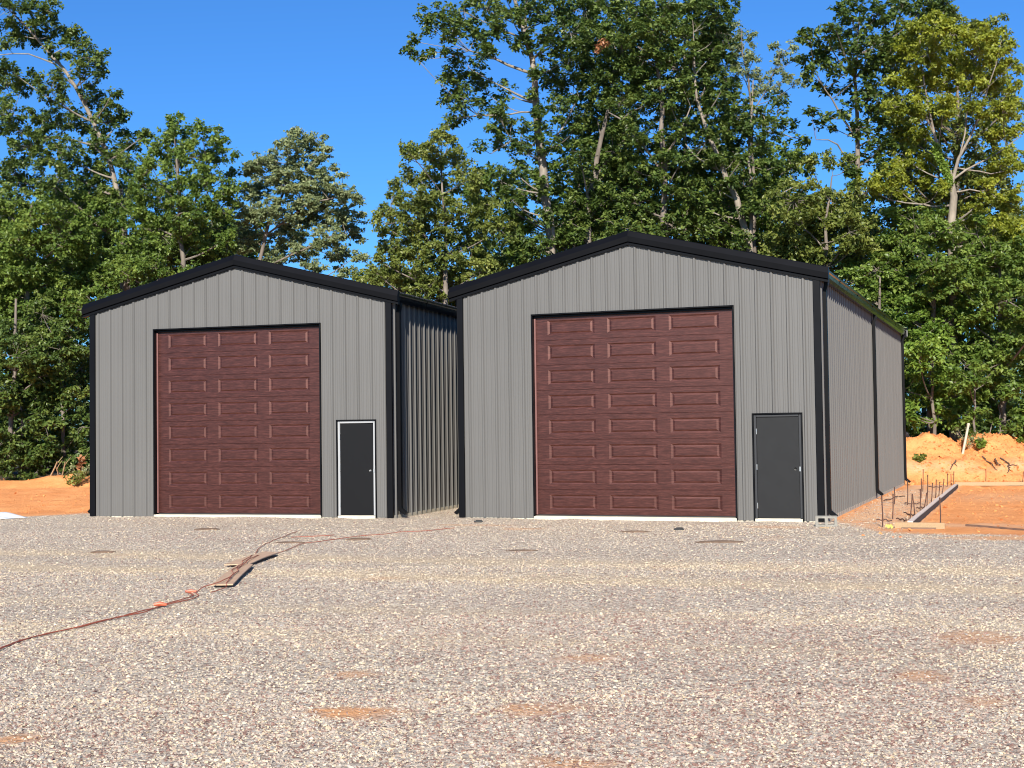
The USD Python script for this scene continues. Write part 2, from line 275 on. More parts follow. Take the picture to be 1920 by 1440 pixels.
# bare soil below the buildings lies under their slabs
gz = np.where((gx > .25) & (gx < 7.35) & (gy > .25) & (gy < 17.2), -.2, gz)
lc, ls = math.cos(.0785), math.sin(.0785)
bx, by = (gx+8.7266)*lc+(gy+.9829)*ls, -(gx+8.7266)*ls+(gy+.9829)*lc
gz = np.where((bx > .25) & (bx < 7.15) & (by > .25) & (by < 17), -.2, gz)
V = np.stack([gx, gy, gz], -1).reshape(-1, 3); nxg = len(XS)
idx = np.arange(V.shape[0]).reshape(gx.shape)
Q = np.stack([idx[:-1, :-1], idx[:-1, 1:], idx[1:, 1:], idx[1:, :-1]], -1).reshape(-1, 4)
isg = (gm.reshape(-1)[Q].mean(1) > .5)
def sub(name, Qs, **kw):
    used, inv = np.unique(Qs, return_inverse=True); inv = inv.reshape(Qs.shape)
    p = usdkit.mesh(stage, path_for(None, name), (V[used], inv), MAT['ground_mix'], smooth=True)
    for nm, arr in (('gravel', gm), ('clay_stain', gs), ('track', gt), ('pale', pale), ('litter', litter)):
        UsdGeom.PrimvarsAPI(p).CreatePrimvar(nm, Sdf.ValueTypeNames.FloatArray, 'vertex').Set(Vt.FloatArray.FromNumpy(arr.reshape(-1)[used].astype(np.float32)))
    tag(p, **kw)
sub('ground', Q[~isg], label='bare orange clay soil around and behind the buildings', cat='ground', kind='structure')
sub('gravel_lot', Q[isg], label='wide gravel lot in front of the two buildings', cat='ground', kind='structure')

# loose stones on the lot
rng = np.random.default_rng(7)
def scatter_stones():
    P = []
    for d0, d1, dens in ((5.5, 9.5, 2900), (9.5, 13.5, 1700), (13.5, 18.5, 800), (18.5, 26, 330), (26, 34, 170)):
        half = lambda d: d*960/FPX+.4
        area = (half(d0)+half(d1))*(d1-d0); n = int(area*dens)
        d = np.sqrt(rng.uniform(d0*d0, d1*d1, n)); s = rng.uniform(-1, 1, n)*(d*960/FPX+.4)
        f2 = np.array([FWD[0], FWD[1]])/np.hypot(FWD[0], FWD[1]); r2 = np.array([f2[1], -f2[0]])
        P.append(CAM[:2] + d[:, None]*f2 + s[:, None]*r2)
    P.append(np.column_stack([rng.uniform(7.66, 9.15, 5200), rng.uniform(-1.5, 17, 5200)])); P = np.vstack(P); x, y = P.T; strip = np.arange(len(P)) >= len(P)-5200
    keep = (rng.random(len(P)) < np.where(strip, 1., gravel_mask(x, y)**2)*(1-.9*np.clip(stains(x, y)*1.25, 0, 1))*(1-.45*tracks(x, y)))
    inb = ((x > -.05) & (x < 7.67) & (y > -.06)); qx, qy = (x+8.7266)*lc+(y+.9829)*ls, -(x+8.7266)*ls+(y+.9829)*lc
    keep &= (y < 13.5) & ~inb & ~((qx > -.05) & (qx < 7.47) & (qy > -.06))
    return P[keep]
SP = scatter_stones()
sz = height(SP[:, 0], SP[:, 1])
n = len(SP)
inst = UsdGeom.PointInstancer.Define(stage, '/World/loose_gravel')
tag(inst, 'loose crushed stone covering the gravel lot', 'gravel', kind='stuff')
protos = []
for k in range(14):
    q = rng.normal(size=(11, 3)); q /= np.linalg.norm(q, axis=1, keepdims=True); q *= rng.uniform(.75, 1.1, (11, 1)); q *= [1., rng.uniform(.62, .9), rng.uniform(.42, .65)]
    h = trimesh.convex.convex_hull(q); nm, _ = STONES[[0, 1, 2, 3, 4, 5, 6, 0, 2, 0, 1, 3, 4, 6][k]]
    p = usdkit.mesh(stage, f'/World/loose_gravel/stone_{k:03d}' if k else '/World/loose_gravel/stone', h, MAT[nm], smooth=False)
    protos.append(p.GetPath())
inst.CreatePrototypesRel().SetTargets(protos)
ix = rng.integers(0, 14, n); tan_ = rng.random(n) < .85*np.clip(tracks(SP[:, 0], SP[:, 1])*1.3, 0, 1); ix[tan_] = np.array([2, 8, 6, 13])[rng.integers(0, 4, int(tan_.sum()))]
rosy = rng.random(n) < .55*sstep(.02, .22, nz(SP[:, 0], SP[:, 1], .35, 35)); ix[rosy] = np.array([3, 4, 0, 11, 12])[rng.integers(0, 5, int(rosy.sum()))]
inst.CreateProtoIndicesAttr(Vt.IntArray.FromNumpy(ix.astype(np.int32)))
dist_ = np.hypot(SP[:, 0]-CAM[0], SP[:, 1]-CAM[1]); size = np.clip(rng.lognormal(math.log(.0088), .40, n)*np.interp(dist_, [9, 14, 24], [1., 1.04, 1.3]), .004, .024)
inst.CreatePositionsAttr(Vt.Vec3fArray.FromNumpy(np.column_stack([SP, sz+size*.12]).astype(np.float32)))
inst.CreateScalesAttr(Vt.Vec3fArray.FromNumpy(np.repeat(size[:, None], 3, 1).astype(np.float32)))
ang = rng.uniform(0, 2*np.pi, n); tx, ty = rng.normal(0, .16, n), rng.normal(0, .16, n)
quat = np.stack([tx, ty, np.sin(ang/2), np.cos(ang/2)], 1); quat /= np.linalg.norm(quat, axis=1, keepdims=True)
inst.CreateOrientationsAttr(Vt.QuathArray.FromNumpy(quat.astype(np.float16)))

def scatter_clods():
    r = np.random.default_rng(17); A = []
    n1 = 5200; A.append(np.column_stack([r.uniform(7.7, 15.5, n1), r.uniform(17.2, 25, n1)]))
    n2 = 1300; A.append(np.column_stack([r.uniform(9.35, 15, n2), r.uniform(.5, 16.3, n2)]))
    n3 = 4200; A.append(np.column_stack([r.uniform(-33, -8.9, n3), r.uniform(-.5, 19, n3)]))
    n4 = 60; A.append(np.column_stack([r.uniform(8.6, 12.5, n4), r.uniform(-3.2, .5, n4)]))
    A = np.vstack(A); x, y = A.T; sz_ = np.clip(r.lognormal(math.log(.026), .6, len(A)), .01, .12)
    low = ((x > 9.3) & (y < 16.5)) | (x < -8); sz_ = np.where(low, sz_*.55, sz_)
    pi = UsdGeom.PointInstancer.Define(stage, '/World/clay_clods'); tag(pi, 'loose clods of orange clay on the banks and graded soil', 'clay clods', kind='stuff'); pr = []
    for k in range(6):
        q = r.normal(size=(13, 3)); q /= np.linalg.norm(q, axis=1, keepdims=True); q *= r.uniform(.7, 1.1, (13, 1))*np.array([1, .85, .7])
        pr.append(usdkit.mesh(stage, f'/World/clay_clods/clod_{k:03d}' if k else '/World/clay_clods/clod', trimesh.convex.convex_hull(q), MAT['clay_lump' if k % 3 else 'clay_lump_dark']).GetPath())
    pi.CreatePrototypesRel().SetTargets(pr); pi.CreateProtoIndicesAttr(Vt.IntArray.FromNumpy(r.integers(0, 6, len(A)).astype(np.int32)))
    pi.CreatePositionsAttr(Vt.Vec3fArray.FromNumpy(np.column_stack([A, height(x, y)+sz_*.15]).astype(np.float32))); pi.CreateScalesAttr(Vt.Vec3fArray.FromNumpy(np.repeat(sz_[:, None], 3, 1).astype(np.float32)))
    a_ = r.uniform(0, 2*np.pi, len(A)); qq = np.stack([r.normal(0, .3, len(A)), r.normal(0, .3, len(A)), np.sin(a_/2), np.cos(a_/2)], 1); qq /= np.linalg.norm(qq, axis=1, keepdims=True); pi.CreateOrientationsAttr(Vt.QuathArray.FromNumpy(qq.astype(np.float16)))
scatter_clods()

# ------------------------------------------------------------------ the two metal buildings
FT = .3048
def rib_points(a, b, phase):
    """the breakpoints (u, height) of a ribbed sheet that runs from u = a to b"""
    pts = []
    k0 = int(math.floor((a-phase)/FT))-1
    for k in range(k0, k0+int((b-a)/FT)+4):
        c = phase+k*FT
        pts += [(c-.036, 0), (c-.015, .030), (c+.015, .030), (c+.036, 0)]
        for m in (c+.1016, c+.2032): pts += [(m-.024, 0), (m-.014, .0085), (m+.014, .0085), (m+.024, 0)]
    pts.sort(); u = np.array([p[0] for p in pts]); h = np.array([p[1] for p in pts])
    inside = (u > a) & (u < b)
    return [(a, float(np.interp(a, u, h)))] + [(float(x), float(y)) for x, y in zip(u[inside], h[inside])] + [(b, float(np.interp(b, u, h)))]
def panels(parent, a, b, phase, place, ztop, openings, extra=()):
    """36 inch sheets, each one mesh; place(u, h, z) -> point; openings: (u0, u1, head)"""
    cuts = [a] + [c for c in np.arange(phase+FT*(math.ceil((a-phase)/FT)), b, 3*FT) if a+.2 < c < b-.12] + [b]
    for c0, c1 in zip(cuts[:-1], cuts[1:]):
        P = rib_points(c0, c1, phase)
        us = sorted(set([p[0] for p in P]+[e for o in openings for e in o[:2] if c0 < e < c1]+[e for e in extra if c0 < e < c1]))
        hh = np.interp(us, [p[0] for p in P], [p[1] for p in P]); m = MB()
        for i in range(len(us)-1):
            mid = (us[i]+us[i+1])/2; zb = 0.
            for o in openings:
                if o[0]-1e-6 < mid < o[1]+1e-6: zb = o[2]
            lap = .0025 if us[i+1] > c1-.02 else 0.
            m.quad(place(us[i], hh[i], zb), place(us[i+1], hh[i+1]+lap, zb), place(us[i+1], hh[i+1]+lap, ztop(us[i+1])), place(us[i], hh[i], ztop(us[i])))
        m.build('wall_panel', 'siding_grey', parent)

def garage_door(parent, a, b, z0, z1, yf, rng):
    gd = xf('garage_door', parent)
    n = 8; hs = (z1-z0)/n; W = b-a; mg, gp = .29, .27; pw = (W-2*mg-2*gp)/3
    for i in range(n):
        zb, zt = z0+i*hs, z0+(i+1)*hs; p0, p1 = zb+hs*.215, zb+hs*.795; m = MB(); e = .004
        xs = [a]
        for k in range(3): xs += [a+mg+k*(pw+gp), a+mg+k*(pw+gp)+pw]
        xs += [b]
        f = lambda x, z, y=yf: (x, y, z)
        def rect(x0, x1, za, zc): m.quad(f(x0, za), f(x1, za), f(x1, zc), f(x0, zc))
        rect(a, b, zb+e, p0); rect(a, b, p1, zt-e)
        for k in range(0, 7, 2): rect(xs[k], xs[k+1], p0, p1)
        m.quad(f(a, zt-e), f(b, zt-e), f(b, zt-.001, yf+.0035), f(a, zt-.001, yf+.0035)); m.quad(f(a, zb+.001, yf+.0035), f(b, zb+.001, yf+.0035), f(b, zb+e), f(a, zb+e))
        m.quad(f(a, zt-.001, yf+.0035), f(b, zt-.001, yf+.0035), f(b, zt-.001, yf+.05), f(a, zt-.001, yf+.05))
        m.build('door_section', 'door_wood', gd)
        for k in range(3):
            x0, x1 = xs[1+2*k], xs[2+2*k]; g = .046; d = .0125; m = MB()
            R = [[(x0+i_, y_, p0+j_), (x1-i_, y_, p0+j_), (x1-i_, y_, p1-j_), (x0+i_, y_, p1-j_)] for i_, j_, y_ in ((0, 0, yf), (g, .028, yf+d), (g+.005, .033, yf+d), (2*g, .062, yf+.001))]
            for r0, r1 in zip(R[:-1], R[1:]):
                for j in range(4): m.quad(r0[j], r0[(j+1) % 4], r1[(j+1) % 4], r1[j])
            m.quad(*R[-1]); m.build('raised_panel', 'door_wood', gd)
    for x0, x1 in ((a, a+.035), (b-.03, b)): MB().bevel_box(x0, x1, yf-.03, yf-.002, z0, z1-.047, .005).build('stop_moulding', 'stop_brown', gd)
    MB().bevel_box(a+.002, b-.002, yf-.06, yf-.002, z1-.045, z1-.001, .005).build('top_seal', 'black_trim', gd)  # top stop, coloured black and made taller to hold the shadow under the header
    MB().box(a+.035, b-.03, yf-.012, yf+.03, z0-.022, z0-.001).build('bottom_seal', 'rubber', gd)
    return gd

def opening_trim(parent, a, b, head, z0, w=.03, rec=.11):
    """black channel round an opening whose clear edges are a, b and head"""
    t = xf('opening_trim', parent)
    MB().bevel_box(a-w, a, -.042, rec, z0, head, .004).build('jamb', 'black_trim', t)
    MB().bevel_box(b, b+w, -.042, rec, z0, head, .004).build('jamb', 'black_trim', t)
    MB().bevel_box(a-w, b+w, -.044, rec, head+.001, head+w, .004).build('header', 'black_trim', t)

def man_door(parent, a, b, head, z0, frame, leafmat, style):
    d = xf('entry_door', parent); fw, yf = .05, -.012
    for x0, x1 in ((a+.001, a+fw), (b-fw, b-.001)): MB().bevel_box(x0, x1, yf, .10, z0, head-.001, .006).build('door_frame', frame, d)
    MB().bevel_box(a+fw+.001, b-fw-.001, yf, .10, head-fw, head-.001, .006).build('door_frame', frame, d)
    from shapely.geometry import Polygon, Point
    x0, x1, zt = a+fw+.006, b-fw-.006, head-fw-.006; z1 = z0+.012
    hx, hz = x1-.075, z0+.96
    leaf = Polygon([(x0, z1), (x1, z1), (x1, zt), (x0, zt)]).difference(Point(hx, hz).buffer(.029, 12))
    m = trimesh.creation.extrude_polygon(leaf, .044, engine='earcut'); v = m.vertices
    m.vertices = np.column_stack([v[:, 0], yf+.022+v[:, 2], v[:, 1]]); m.fix_normals()
    put('door_leaf', m, leafmat, d)
    an = np.linspace(0, 2*np.pi, 17)[:-1]
    ring = lambda r, y: np.column_stack([hx+r*np.cos(an), np.full(16, y), hz+r*np.sin(an)])
    k = MB().loft([ring(.029, yf+.02), ring(.0285, yf+.066)], cap=False)
    k.build('lock_bore', 'steel', d, smooth=40)
    MB().loft([ring(.034, yf+.068), ring(.034, yf+.072)]).build('bore_back', 'rubber', d)
    if style == 'knob':
        MB().loft([ring(.027, yf+.06), ring(.017, yf+.03), ring(.016, yf+.012), ring(.010, yf+.004)]).build('lock_core', 'frame_white', d, smooth=40)
    MB().bevel_box(b-fw-.003, b-fw+.028, yf-.004, yf+.02, hz-.045, hz+.045, .002).build('strike_plate', 'steel', d)
    for zc in (z0+.25, z0+1.0, head-.33):
        h = MB().bevel_box(a+fw-.006, a+fw+.008, yf-.008, yf+.014, zc-.055, zc+.055, .002); h.build('hinge', 'steel' if style == 'knob' else 'steel', d)

def building(loc, rz, W, L, he, hp, ph, g, md, door, label, spouts, left_spouts, grey_frame):
    b = xf('metal_building', None, (loc[0], loc[1], 0), rz, label=label, cat='building')
    slope = (hp-he)/(W/2); line = lambda x: he+slope*min(x, W-x)
    SL = .045                                                     # top of the slab above the foot of the sheets
    ga, gb, gh = g[0]+.03, g[1]-.03, g[2]-.03; ma, mb, mh = md[0]+.025, md[1]-.025, md[2]-.028
    MB().box(.012, W-.012, .006, L-.012, -.35, SL).build('slab', 'concrete_slab', b)
    MB().bevel_box(ga-.02, gb+.02, -.05, .0055, -.2, SL-.004, .008).build('apron_edge', 'concrete_slab', b)
    MB().bevel_box(ma-.0, mb+.0, -.05, .0055, -.2, SL-.006, .008).build('apron_edge', 'concrete_slab', b)
    fw = xf('front_wall', b)
    panels(fw, .02, W-.02, ph, lambda u, h, z: (u, -h, z), lambda u: line(u)+.06, [(g[0]+.012, g[1]-.012, g[2]-.012), (md[0]+.01, md[1]-.01, md[2]-.01)], extra=[W/2])
    rw = xf('side_wall', b)
    panels(rw, .02, L-.02, .168, lambda u, h, z: (W-.030+h, u, z), lambda u: he+.15, [])
    lw = xf('side_wall', b)
    panels(lw, .02, L-.02, .168, lambda u, h, z: (.030-h, u, z), lambda u: he+.15, [])
    bw = xf('back_wall', b)
    panels(bw, .02, W-.02, ph, lambda u, h, z: (u, L+h, z), lambda u: line(u)+.06, [], extra=[W/2])
    # corner trims, folded round each corner
    for sx in (0, 1):
        for sy in (0, 1):
            X = lambda a0, a1: (W-a1, W-a0) if sx else (a0, a1)
            Y = lambda a0, a1: (L-a1, L-a0) if sy else (a0, a1)
            m = MB().bevel_box(*X(.010, .145), *Y(-.047, .02), -.004, he+.07, .005); m.bevel_box(*X(.026, .04), *Y(.0205, .118), -.004, he+.07, .005)
            m.build('corner_trim', 'black_trim', b)
    # rake trims, mitred at the peak
    def rake(ysign, y0):
        prof = [(-.03, -.004), (.058, -.004), (.060, .046), (.052, .056), (.098, .064), (.112, .172), (.050, .284), (.035, .296), (-.03, .296)]
        for half in (0, 1):
            xs = (-.16, W/2-.0005) if half == 0 else (W/2+.0005, W+.16)
            rings = []
            for x in xs:
                zl = he+slope*(x if half == 0 else W-x)
                rings.append([(x, y0+ysign*p, zl+q) for p, q in prof])
            if ysign > 0: rings = rings[::-1]
            MB().loft(rings).build('rake_trim', 'black_trim', b)
    rake(-1, 0.); rake(1, L)
    # roof sheet with its own ribs, in two slopes
    for half in (0, 1):
        m = MB(); P = rib_points(.03, L-.03, .2); u = np.array([p[0] for p in P]); h = np.array([p[1] for p in P])
        x0, x1 = (-.10, W/2) if half == 0 else (W/2, W+.10)
        za, zb = (he+slope*x0, he+slope*x1) if half == 0 else (he+slope*(W-x0), he+slope*(W-x1))
        for i in range(len(u)-1):
            m.quad((x0, u[i], za+.245+h[i]), (x1, u[i], zb+.245+h[i]), (x1, u[i+1], zb+.245+h[i+1]), (x0, u[i+1], za+.245+h[i+1]))
        m.box(x0 if half == 0 else W/2, W/2 if half == 0 else x1, .03, L-.03, he-.02, he+.005) if False else None
        m.build('roof', 'roof_black', b)
    MB().loft([[(W/2-.16, y, hp+.262-.04), (W/2, y, hp+.262+.045), (W/2+.16, y, hp+.262-.04)] for y in (-.02, L+.02)]).build('ridge_cap', 'roof_black', b)
    # gutters and downspouts
    for sx, sps in ((1, spouts), (0, left_spouts)):
        X = (lambda v: W+v) if sx else (lambda v: -v)
        prof = [(-.030, .015), (.085, .015), (.118, .075), (.128, .150), (.150, .165), (.150, .205), (.135, .208), (-.030, .232)]
        gt_ = xf('gutter', b)
        r = [[(X(p), y, he+q) for p, q in prof] for y in (-.045, L+.05)]
        MB().loft(r if not sx else r[::-1]).build('trough', 'gutter_black', gt_)
        for y in np.arange(1.8, L, 3.05):
            r = [[(X(p+.0035*(p > 0)), yy, he+q) for p, q in prof[1:6]] + [(X(.10), yy, he+.19), (X(.07), yy, he+.03)] for yy in (y, y+.022)]
            MB().loft(r).build('joint_strap', 'black_trim', gt_)
        for ys in sps:
            w, d0, d1 = .10, .002, .075; m = MB()
            ring = lambda z, o=0.: [(X(d0+o), ys, z), (X(d1+o), ys, z), (X(d1+o), ys+w, z), (X(d0+o), ys+w, z)]
            m.loft([ring(he+.02, .03), ring(he-.07, .03), ring(he-.17), ring(.23)])
            m.loft([[(X(d0), ys, .23), (X(d1), ys, .23), (X(d1), ys+w, .23), (X(d0), ys+w, .23)], [(X(d0+.01), ys, .135), (X(d1+.01), ys, .185), (X(d1+.01), ys+w, .185), (X(d0+.01), ys+w, .135)], [(X(.145), ys, .045), (X(.195), ys, .09), (X(.195), ys+w, .09), (X(.145), ys+w, .045)]])
            m.build('downspout', 'black_trim', b)
    MB().box(W+.151, W+.172, L-.02, L+.09, he+.0, he+.19).build('gutter_end_cap', 'frame_white', b)
    # doors
    opening_trim(b, ga, gb, gh, -.002, .03, .12); garage_door(b, ga, gb, SL+.024, gh-.002, .095, rng)
    opening_trim(b, ma, mb, mh, -.002, .027, .05); man_door(b, ma, mb, mh, SL-.004, *door)
    return b

# the nearer building on the right and the one on the left, turned a little
building((0, 0), 0, 7.62, 17.46, 4.6165, 5.543, .275, (1.6815, 5.9301, 4.2247), (6.2504, 7.2209, 2.0907), ('frame_charcoal', 'door_charcoal', 'bore'),
         'nearer grey metal building on the right with a charcoal entry door', (.225, 8.95, 17.2), (.16, 8.95, 17.2), True)
building((-8.7266, -.9829), .0785, 7.4163, 17.3, 4.5748, 5.4984, .22, (1.6479, 5.7555, 4.2089), (6.109, 7.0291, 2.0967), ('frame_white', 'door_black', 'knob'),
         'farther grey metal building on the left with a white-framed black entry door', (.225, 8.9, 17.0), (.16, 8.9, 17.0), False)
# ------------------------------------------------------------------ things on the ground
def gz_at(x, y): return float(height(np.array([float(x)]), np.array([float(y)]))[0])
def gp(x, y, lift=0.):                                           # pixel of the photograph -> point on the ground there
    p = onz(x, y, -.03)
    for _ in range(4): p = onz(x, y, gz_at(p[0], p[1]))
    return np.array([p[0], p[1], gz_at(p[0], p[1])+lift])

# concrete block against the corner of the nearer building
def cinder_block():
    c = gp(1549, 987); t = xf('concrete_block', None, (c[0], c[1]+.02, c[2]), math.radians(9), label='hollow grey concrete block lying by the corner of the nearer building', cat='concrete block')
    from shapely.geometry import box as sbox
    s = sbox(-.195, 0, .195, .19)
    for cx in (-.085, .085): s = s.difference(sbox(cx-.06, .035, cx+.06, .155).buffer(-.012).buffer(.012))
    m = trimesh.creation.extrude_polygon(s.buffer(-.004).buffer(.004), .19, engine='earcut'); v = m.vertices
    m.vertices = np.column_stack([v[:, 0], v[:, 2]-.095, v[:, 1]]); m.fix_normals(); put('block_body', m, 'concrete_block', t)
    MB().bevel_box(-.19, .19, -.03, .03, .1905, .194, .001).build('mortar_rim', 'concrete_block', t)
cinder_block()
put('wood_scrap', MB().bevel_box(-.09, .09, -.02, .02, 0, .02, .004).get(), 'pine_board', xf('wood_offcut', None, gp(1546, 990.5), math.radians(-12), label='thin wood offcut on the gravel before the concrete block', cat='wood offcut'))

# planks on the lot, laid as a bridge over the cords
def plank(corners, label, th, gap):
    P = np.array([gp(*c) for c in corners]); c = P.mean(0); P = P-c; P[:, 2] = 0
    t = xf('wooden_plank', None, c, label=label, cat='plank'); m = MB(); n = 10; s_ = np.linspace(0, 1, n)
    rings = []
    for u in s_:
        a_, b_ = P[0]*(1-u)+P[1]*u, P[3]*(1-u)+P[2]*u; d = (b_-a_)/np.linalg.norm(b_-a_); z = gap+.006*math.sin(u*5+len(label))
        rings.append([a_+[0, 0, z], a_+[0, 0, z+th-.004], a_+d*.004+[0, 0, z+th], b_-d*.004+[0, 0, z+th], b_+[0, 0, z+th-.004], b_+[0, 0, z]])
    m.loft(rings); m.build('board', 'plywood', t)
    for u in (.2, .75):
        a_, b_ = P[0]*(1-u)+P[1]*u, P[3]*(1-u)+P[2]*u; q = a_*.65+b_*.35; r_ = a_*.4+b_*.6
        MB().loft([[q+[-.03, 0, -.02], q+[.03, 0, -.02], q+[.03, 0, gap-.004], q+[-.03, 0, gap-.004]], [r_+[-.03, 0, -.02], r_+[.03, 0, -.02], r_+[.03, 0, gap-.004], r_+[-.03, 0, gap-.004]]]).build('cleat', 'plywood', t)
plank([(437, 1102), (475, 1064), (448, 1063), (396, 1103)], 'weathered plywood plank on the gravel, lower of two end to end', .015, .036)
plank([(468, 1063), (521, 1042.5), (497, 1039), (420, 1064)], 'weathered plywood plank on the gravel, upper of two end to end', .015, .036)

# extension cords
def cord(name, pix, rad, matn, lift, **kw):
    P = [gp(x, y) for x, y in pix]; d = np.r_[0, np.cumsum([np.linalg.norm(b-a) for a, b in zip(P[:-1], P[1:])])]; s = np.arange(0, d[-1], .09); P = np.array(P)
    Q = np.column_stack([np.interp(s, d, P[:, k]) for k in range(3)]); k = np.ones(5)/5
    for j in range(2): Q[2:-2, j] = np.convolve(Q[:, j], k, 'valid')
    w = np.array([nz(Q[:, 0], Q[:, 1], 2.6, 40+len(pix)+j, 3) for j in range(2)]); Q[:, :2] += w.T*.13
    Q[:, 2] = height(Q[:, 0], Q[:, 1])+lift(Q) if callable(lift) else height(Q[:, 0], Q[:, 1])+lift
    t = xf(name, None, **kw); MB().tube(Q, rad, 5).build('cable', matn, t, smooth=60)
    return t, Q
on_plank = lambda Q: .016+.055*np.clip(sstep(-12.9, -12.5, Q[:, 1])*sstep(-8.8, -9.2, Q[:, 1])*sstep(2.5, 2.1, Q[:, 0])*(Q[:, 0] > .6), 0, 1)
main1 = [(-30, 1236), (0, 1222.5), (19, 1211), (37.5, 1205), (62, 1198), (92, 1188), (135, 1181), (187, 1167.5), (229, 1157), (267, 1148), (296, 1138), (325, 1130), (354, 1122), (369, 1116.5), (354, 1114), (343, 1111)]
t, Q = cord('extension_cord', main1, 0.0062, 'cord_orange', .014, label='orange extension cord running from the left edge to its plug', cat='extension cord')
MB().tube([Q[-1], Q[-1]+[.05, .03, .004], Q[-1]+[.12, .05, .0]], [.014, .02, .012], 8).build('plug', 'plug_orange', t, smooth=40)
main2 = [(-30, 1234), (0, 1220.5), (22, 1208), (40, 1203), (92, 1189.5), (187, 1169), (267, 1149.5), (296, 1140), (333, 1131.5), (362, 1126), (375, 1119.5), (371, 1116), (366, 1110), (394, 1105), (411, 1102), (423, 1096), (432, 1088), (443, 1083), (446, 1074), (462, 1062), (478, 1052), (500, 1045), (519, 1039.5), (535, 1034), (560, 1024), (572, 1019), (597, 1018), (609, 1015), (647, 1010), (688, 1005), (726, 1003), (751, 998.5), (792, 997.5), (834, 993), (858, 991)]
t, Q = cord('extension_cord', main2, .0062, 'cord_orange', on_plank, label='long red-brown cord looping over both planks towards the nearer building', cat='extension cord')
k = int(np.argmin(np.linalg.norm(Q-gp(296, 1139), axis=1))); MB().tube([Q[k]-[.05, .03, -.02], Q[k]+[0, 0, .03], Q[k]+[.06, .04, .015]], [.015, .024, .015], 8).build('plug', 'plug_orange', t, smooth=40)
cord('extension_cord', [(395, 1113), (414, 1108), (429, 1104), (432, 1096), (437, 1080), (446, 1070), (470, 1052), (480, 1036), (497, 1022), (517, 1014), (542, 1004), (559, 997)], .0058, 'cord_orange', on_plank, label='thin cord over the lower plank towards the left garage door', cat='extension cord')
cord('extension_cord', [(548, 1009), (559, 1007.5), (585, 1007), (613, 1006), (628, 1004)], .0062, 'cord_orange', .014, label='short piece of red cord lying before the left entry door', cat='extension cord')

# clods and scraps
def clod(x, y, rx, ry, h, label, matn='clod', name='dirt_clod', cat='dirt clod'):
    c = gp(x, y); s = trimesh.creation.icosphere(3, 1.); v = s.vertices; v = v*(1+.5*(meshkit.fbm(v*1.7+[x, y, 0], 4, 3)[:, None]-.5)); s.vertices = v*[rx, ry, h]+[0, 0, h*.1]
    t = xf(name, None, c, .35, label=label, cat=cat); put('clump', s, matn, t, smooth=50)
clod(388, 993, .24, .16, .03, 'flat brown dirt clod before the left garage door')
clod(193, 1036, .20, .11, .03, 'small brown dirt clod on gravel near the left edge')
clod(1350, 1017, .40, .13, .03, 'long flat dirt clod before the right entry door')
clod(672, 1012, .22, .15, .03, 'dark dirt clod beside the cord in front of the gap')
clod(543, 1018, .26, .14, .025, 'flat grey-brown dirt clod behind the upper plank', 'clod')
clod(1190, 998, .26, .10, .03, 'flat brown dirt clod before the right garage door')
clod(978, 1033, .25, .12, .02, 'thin dirt clod in the middle of the lot')
for x, y, l in ((1273, 994, 'black rubber scrap lying before the right garage door'), (897, 979.5, 'black rubber scrap by the left corner of the nearer building')):
    t = xf('rubber_scrap', None, gp(x, y), .3, label=l, cat='scrap'); MB().bevel_box(-.09, .09, -.03, .03, 0, .035, .01).bevel_box(-.05, .07, -.02, .025, .034, .05, .008).build('strip', 'rubber', t)
# small paving-brick scraps along the slab are stone already; a folded plastic sheet at the left edge
def sheet():
    c = gp(6, 973); t = xf('plastic_sheet', None, c, math.radians(21), label='folded white plastic sheet lying at the left edge of the lot', cat='plastic sheet')
    for k, (w, y0, h) in enumerate(((1.45, .25, .10), (1.2, -.15, .07))):
        xs = np.linspace(-2.1, w-.95, 26); rows = []
        for s_ in np.linspace(0, 1, 9):
            yy = y0+(s_-.5)*.42; prof = h*np.sin(np.pi*s_)**.6
            taper = np.clip((w-.95-xs)/.5, 0, 1)**.6
            rows.append(np.column_stack([xs, yy*(.4+.6*taper)+.05*np.sin(xs*2.3+k), prof*taper*(1+.35*np.sin(xs*5+s_*4+k))+.012]))
        V_ = np.vstack(rows); nn = len(xs); F_ = [(i*nn+j, i*nn+j+1, (i+1)*nn+j+1, (i+1)*nn+j) for i in range(8) for j in range(nn-1)]
        put('fold', (V_, F_), 'plastic_sheet', t, smooth=70)
sheet()

# ------------------------------------------------------------------ the slab being formed beside the nearer building
def form_board(p0, p1, w, h, label, matn='pine_board', zt=None, strip=False):
    p0, p1 = np.asarray(p0, float), np.asarray(p1, float); d = p1-p0; L = np.hypot(d[0], d[1]); c = (p0+p1)/2
    t = xf('form_board', None, (c[0], c[1], 0), math.atan2(d[1], d[0])-math.pi/2, label=label, cat='form board')
    n = 10; ys = np.linspace(-L/2, L/2, n); m = MB(); zt = .09 if zt is None else zt
    m.loft([[(-w/2+.005*math.sin(y*1.3), y, zt), (w/2+.005*math.sin(y*1.3), y, zt), (w/2+.005*math.sin(y*1.3), y, zt-h), (-w/2+.005*math.sin(y*1.3), y, zt-h)] for y in ys]); m.build('plank', matn, t)
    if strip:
        MB().box(w/2+.006, w/2+.014, -L/2+.02, L/2-.02, zt-h-.06, zt-.012).build('edge_strip', 'painted_shade', t)  # added dark strip that paints shade onto the right face of the board
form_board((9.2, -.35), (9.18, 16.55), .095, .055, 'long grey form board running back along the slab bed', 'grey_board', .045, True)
form_board((9.0, -1.13), (9.86, -1.17), .05, .11, 'short pale form board between two stakes at the slab bed', 'pine_board', .075)
form_board((9.14, 16.72), (14.6, 17.6), .09, .11, 'pale form board across the far end of the slab bed', 'pine_board', .09)
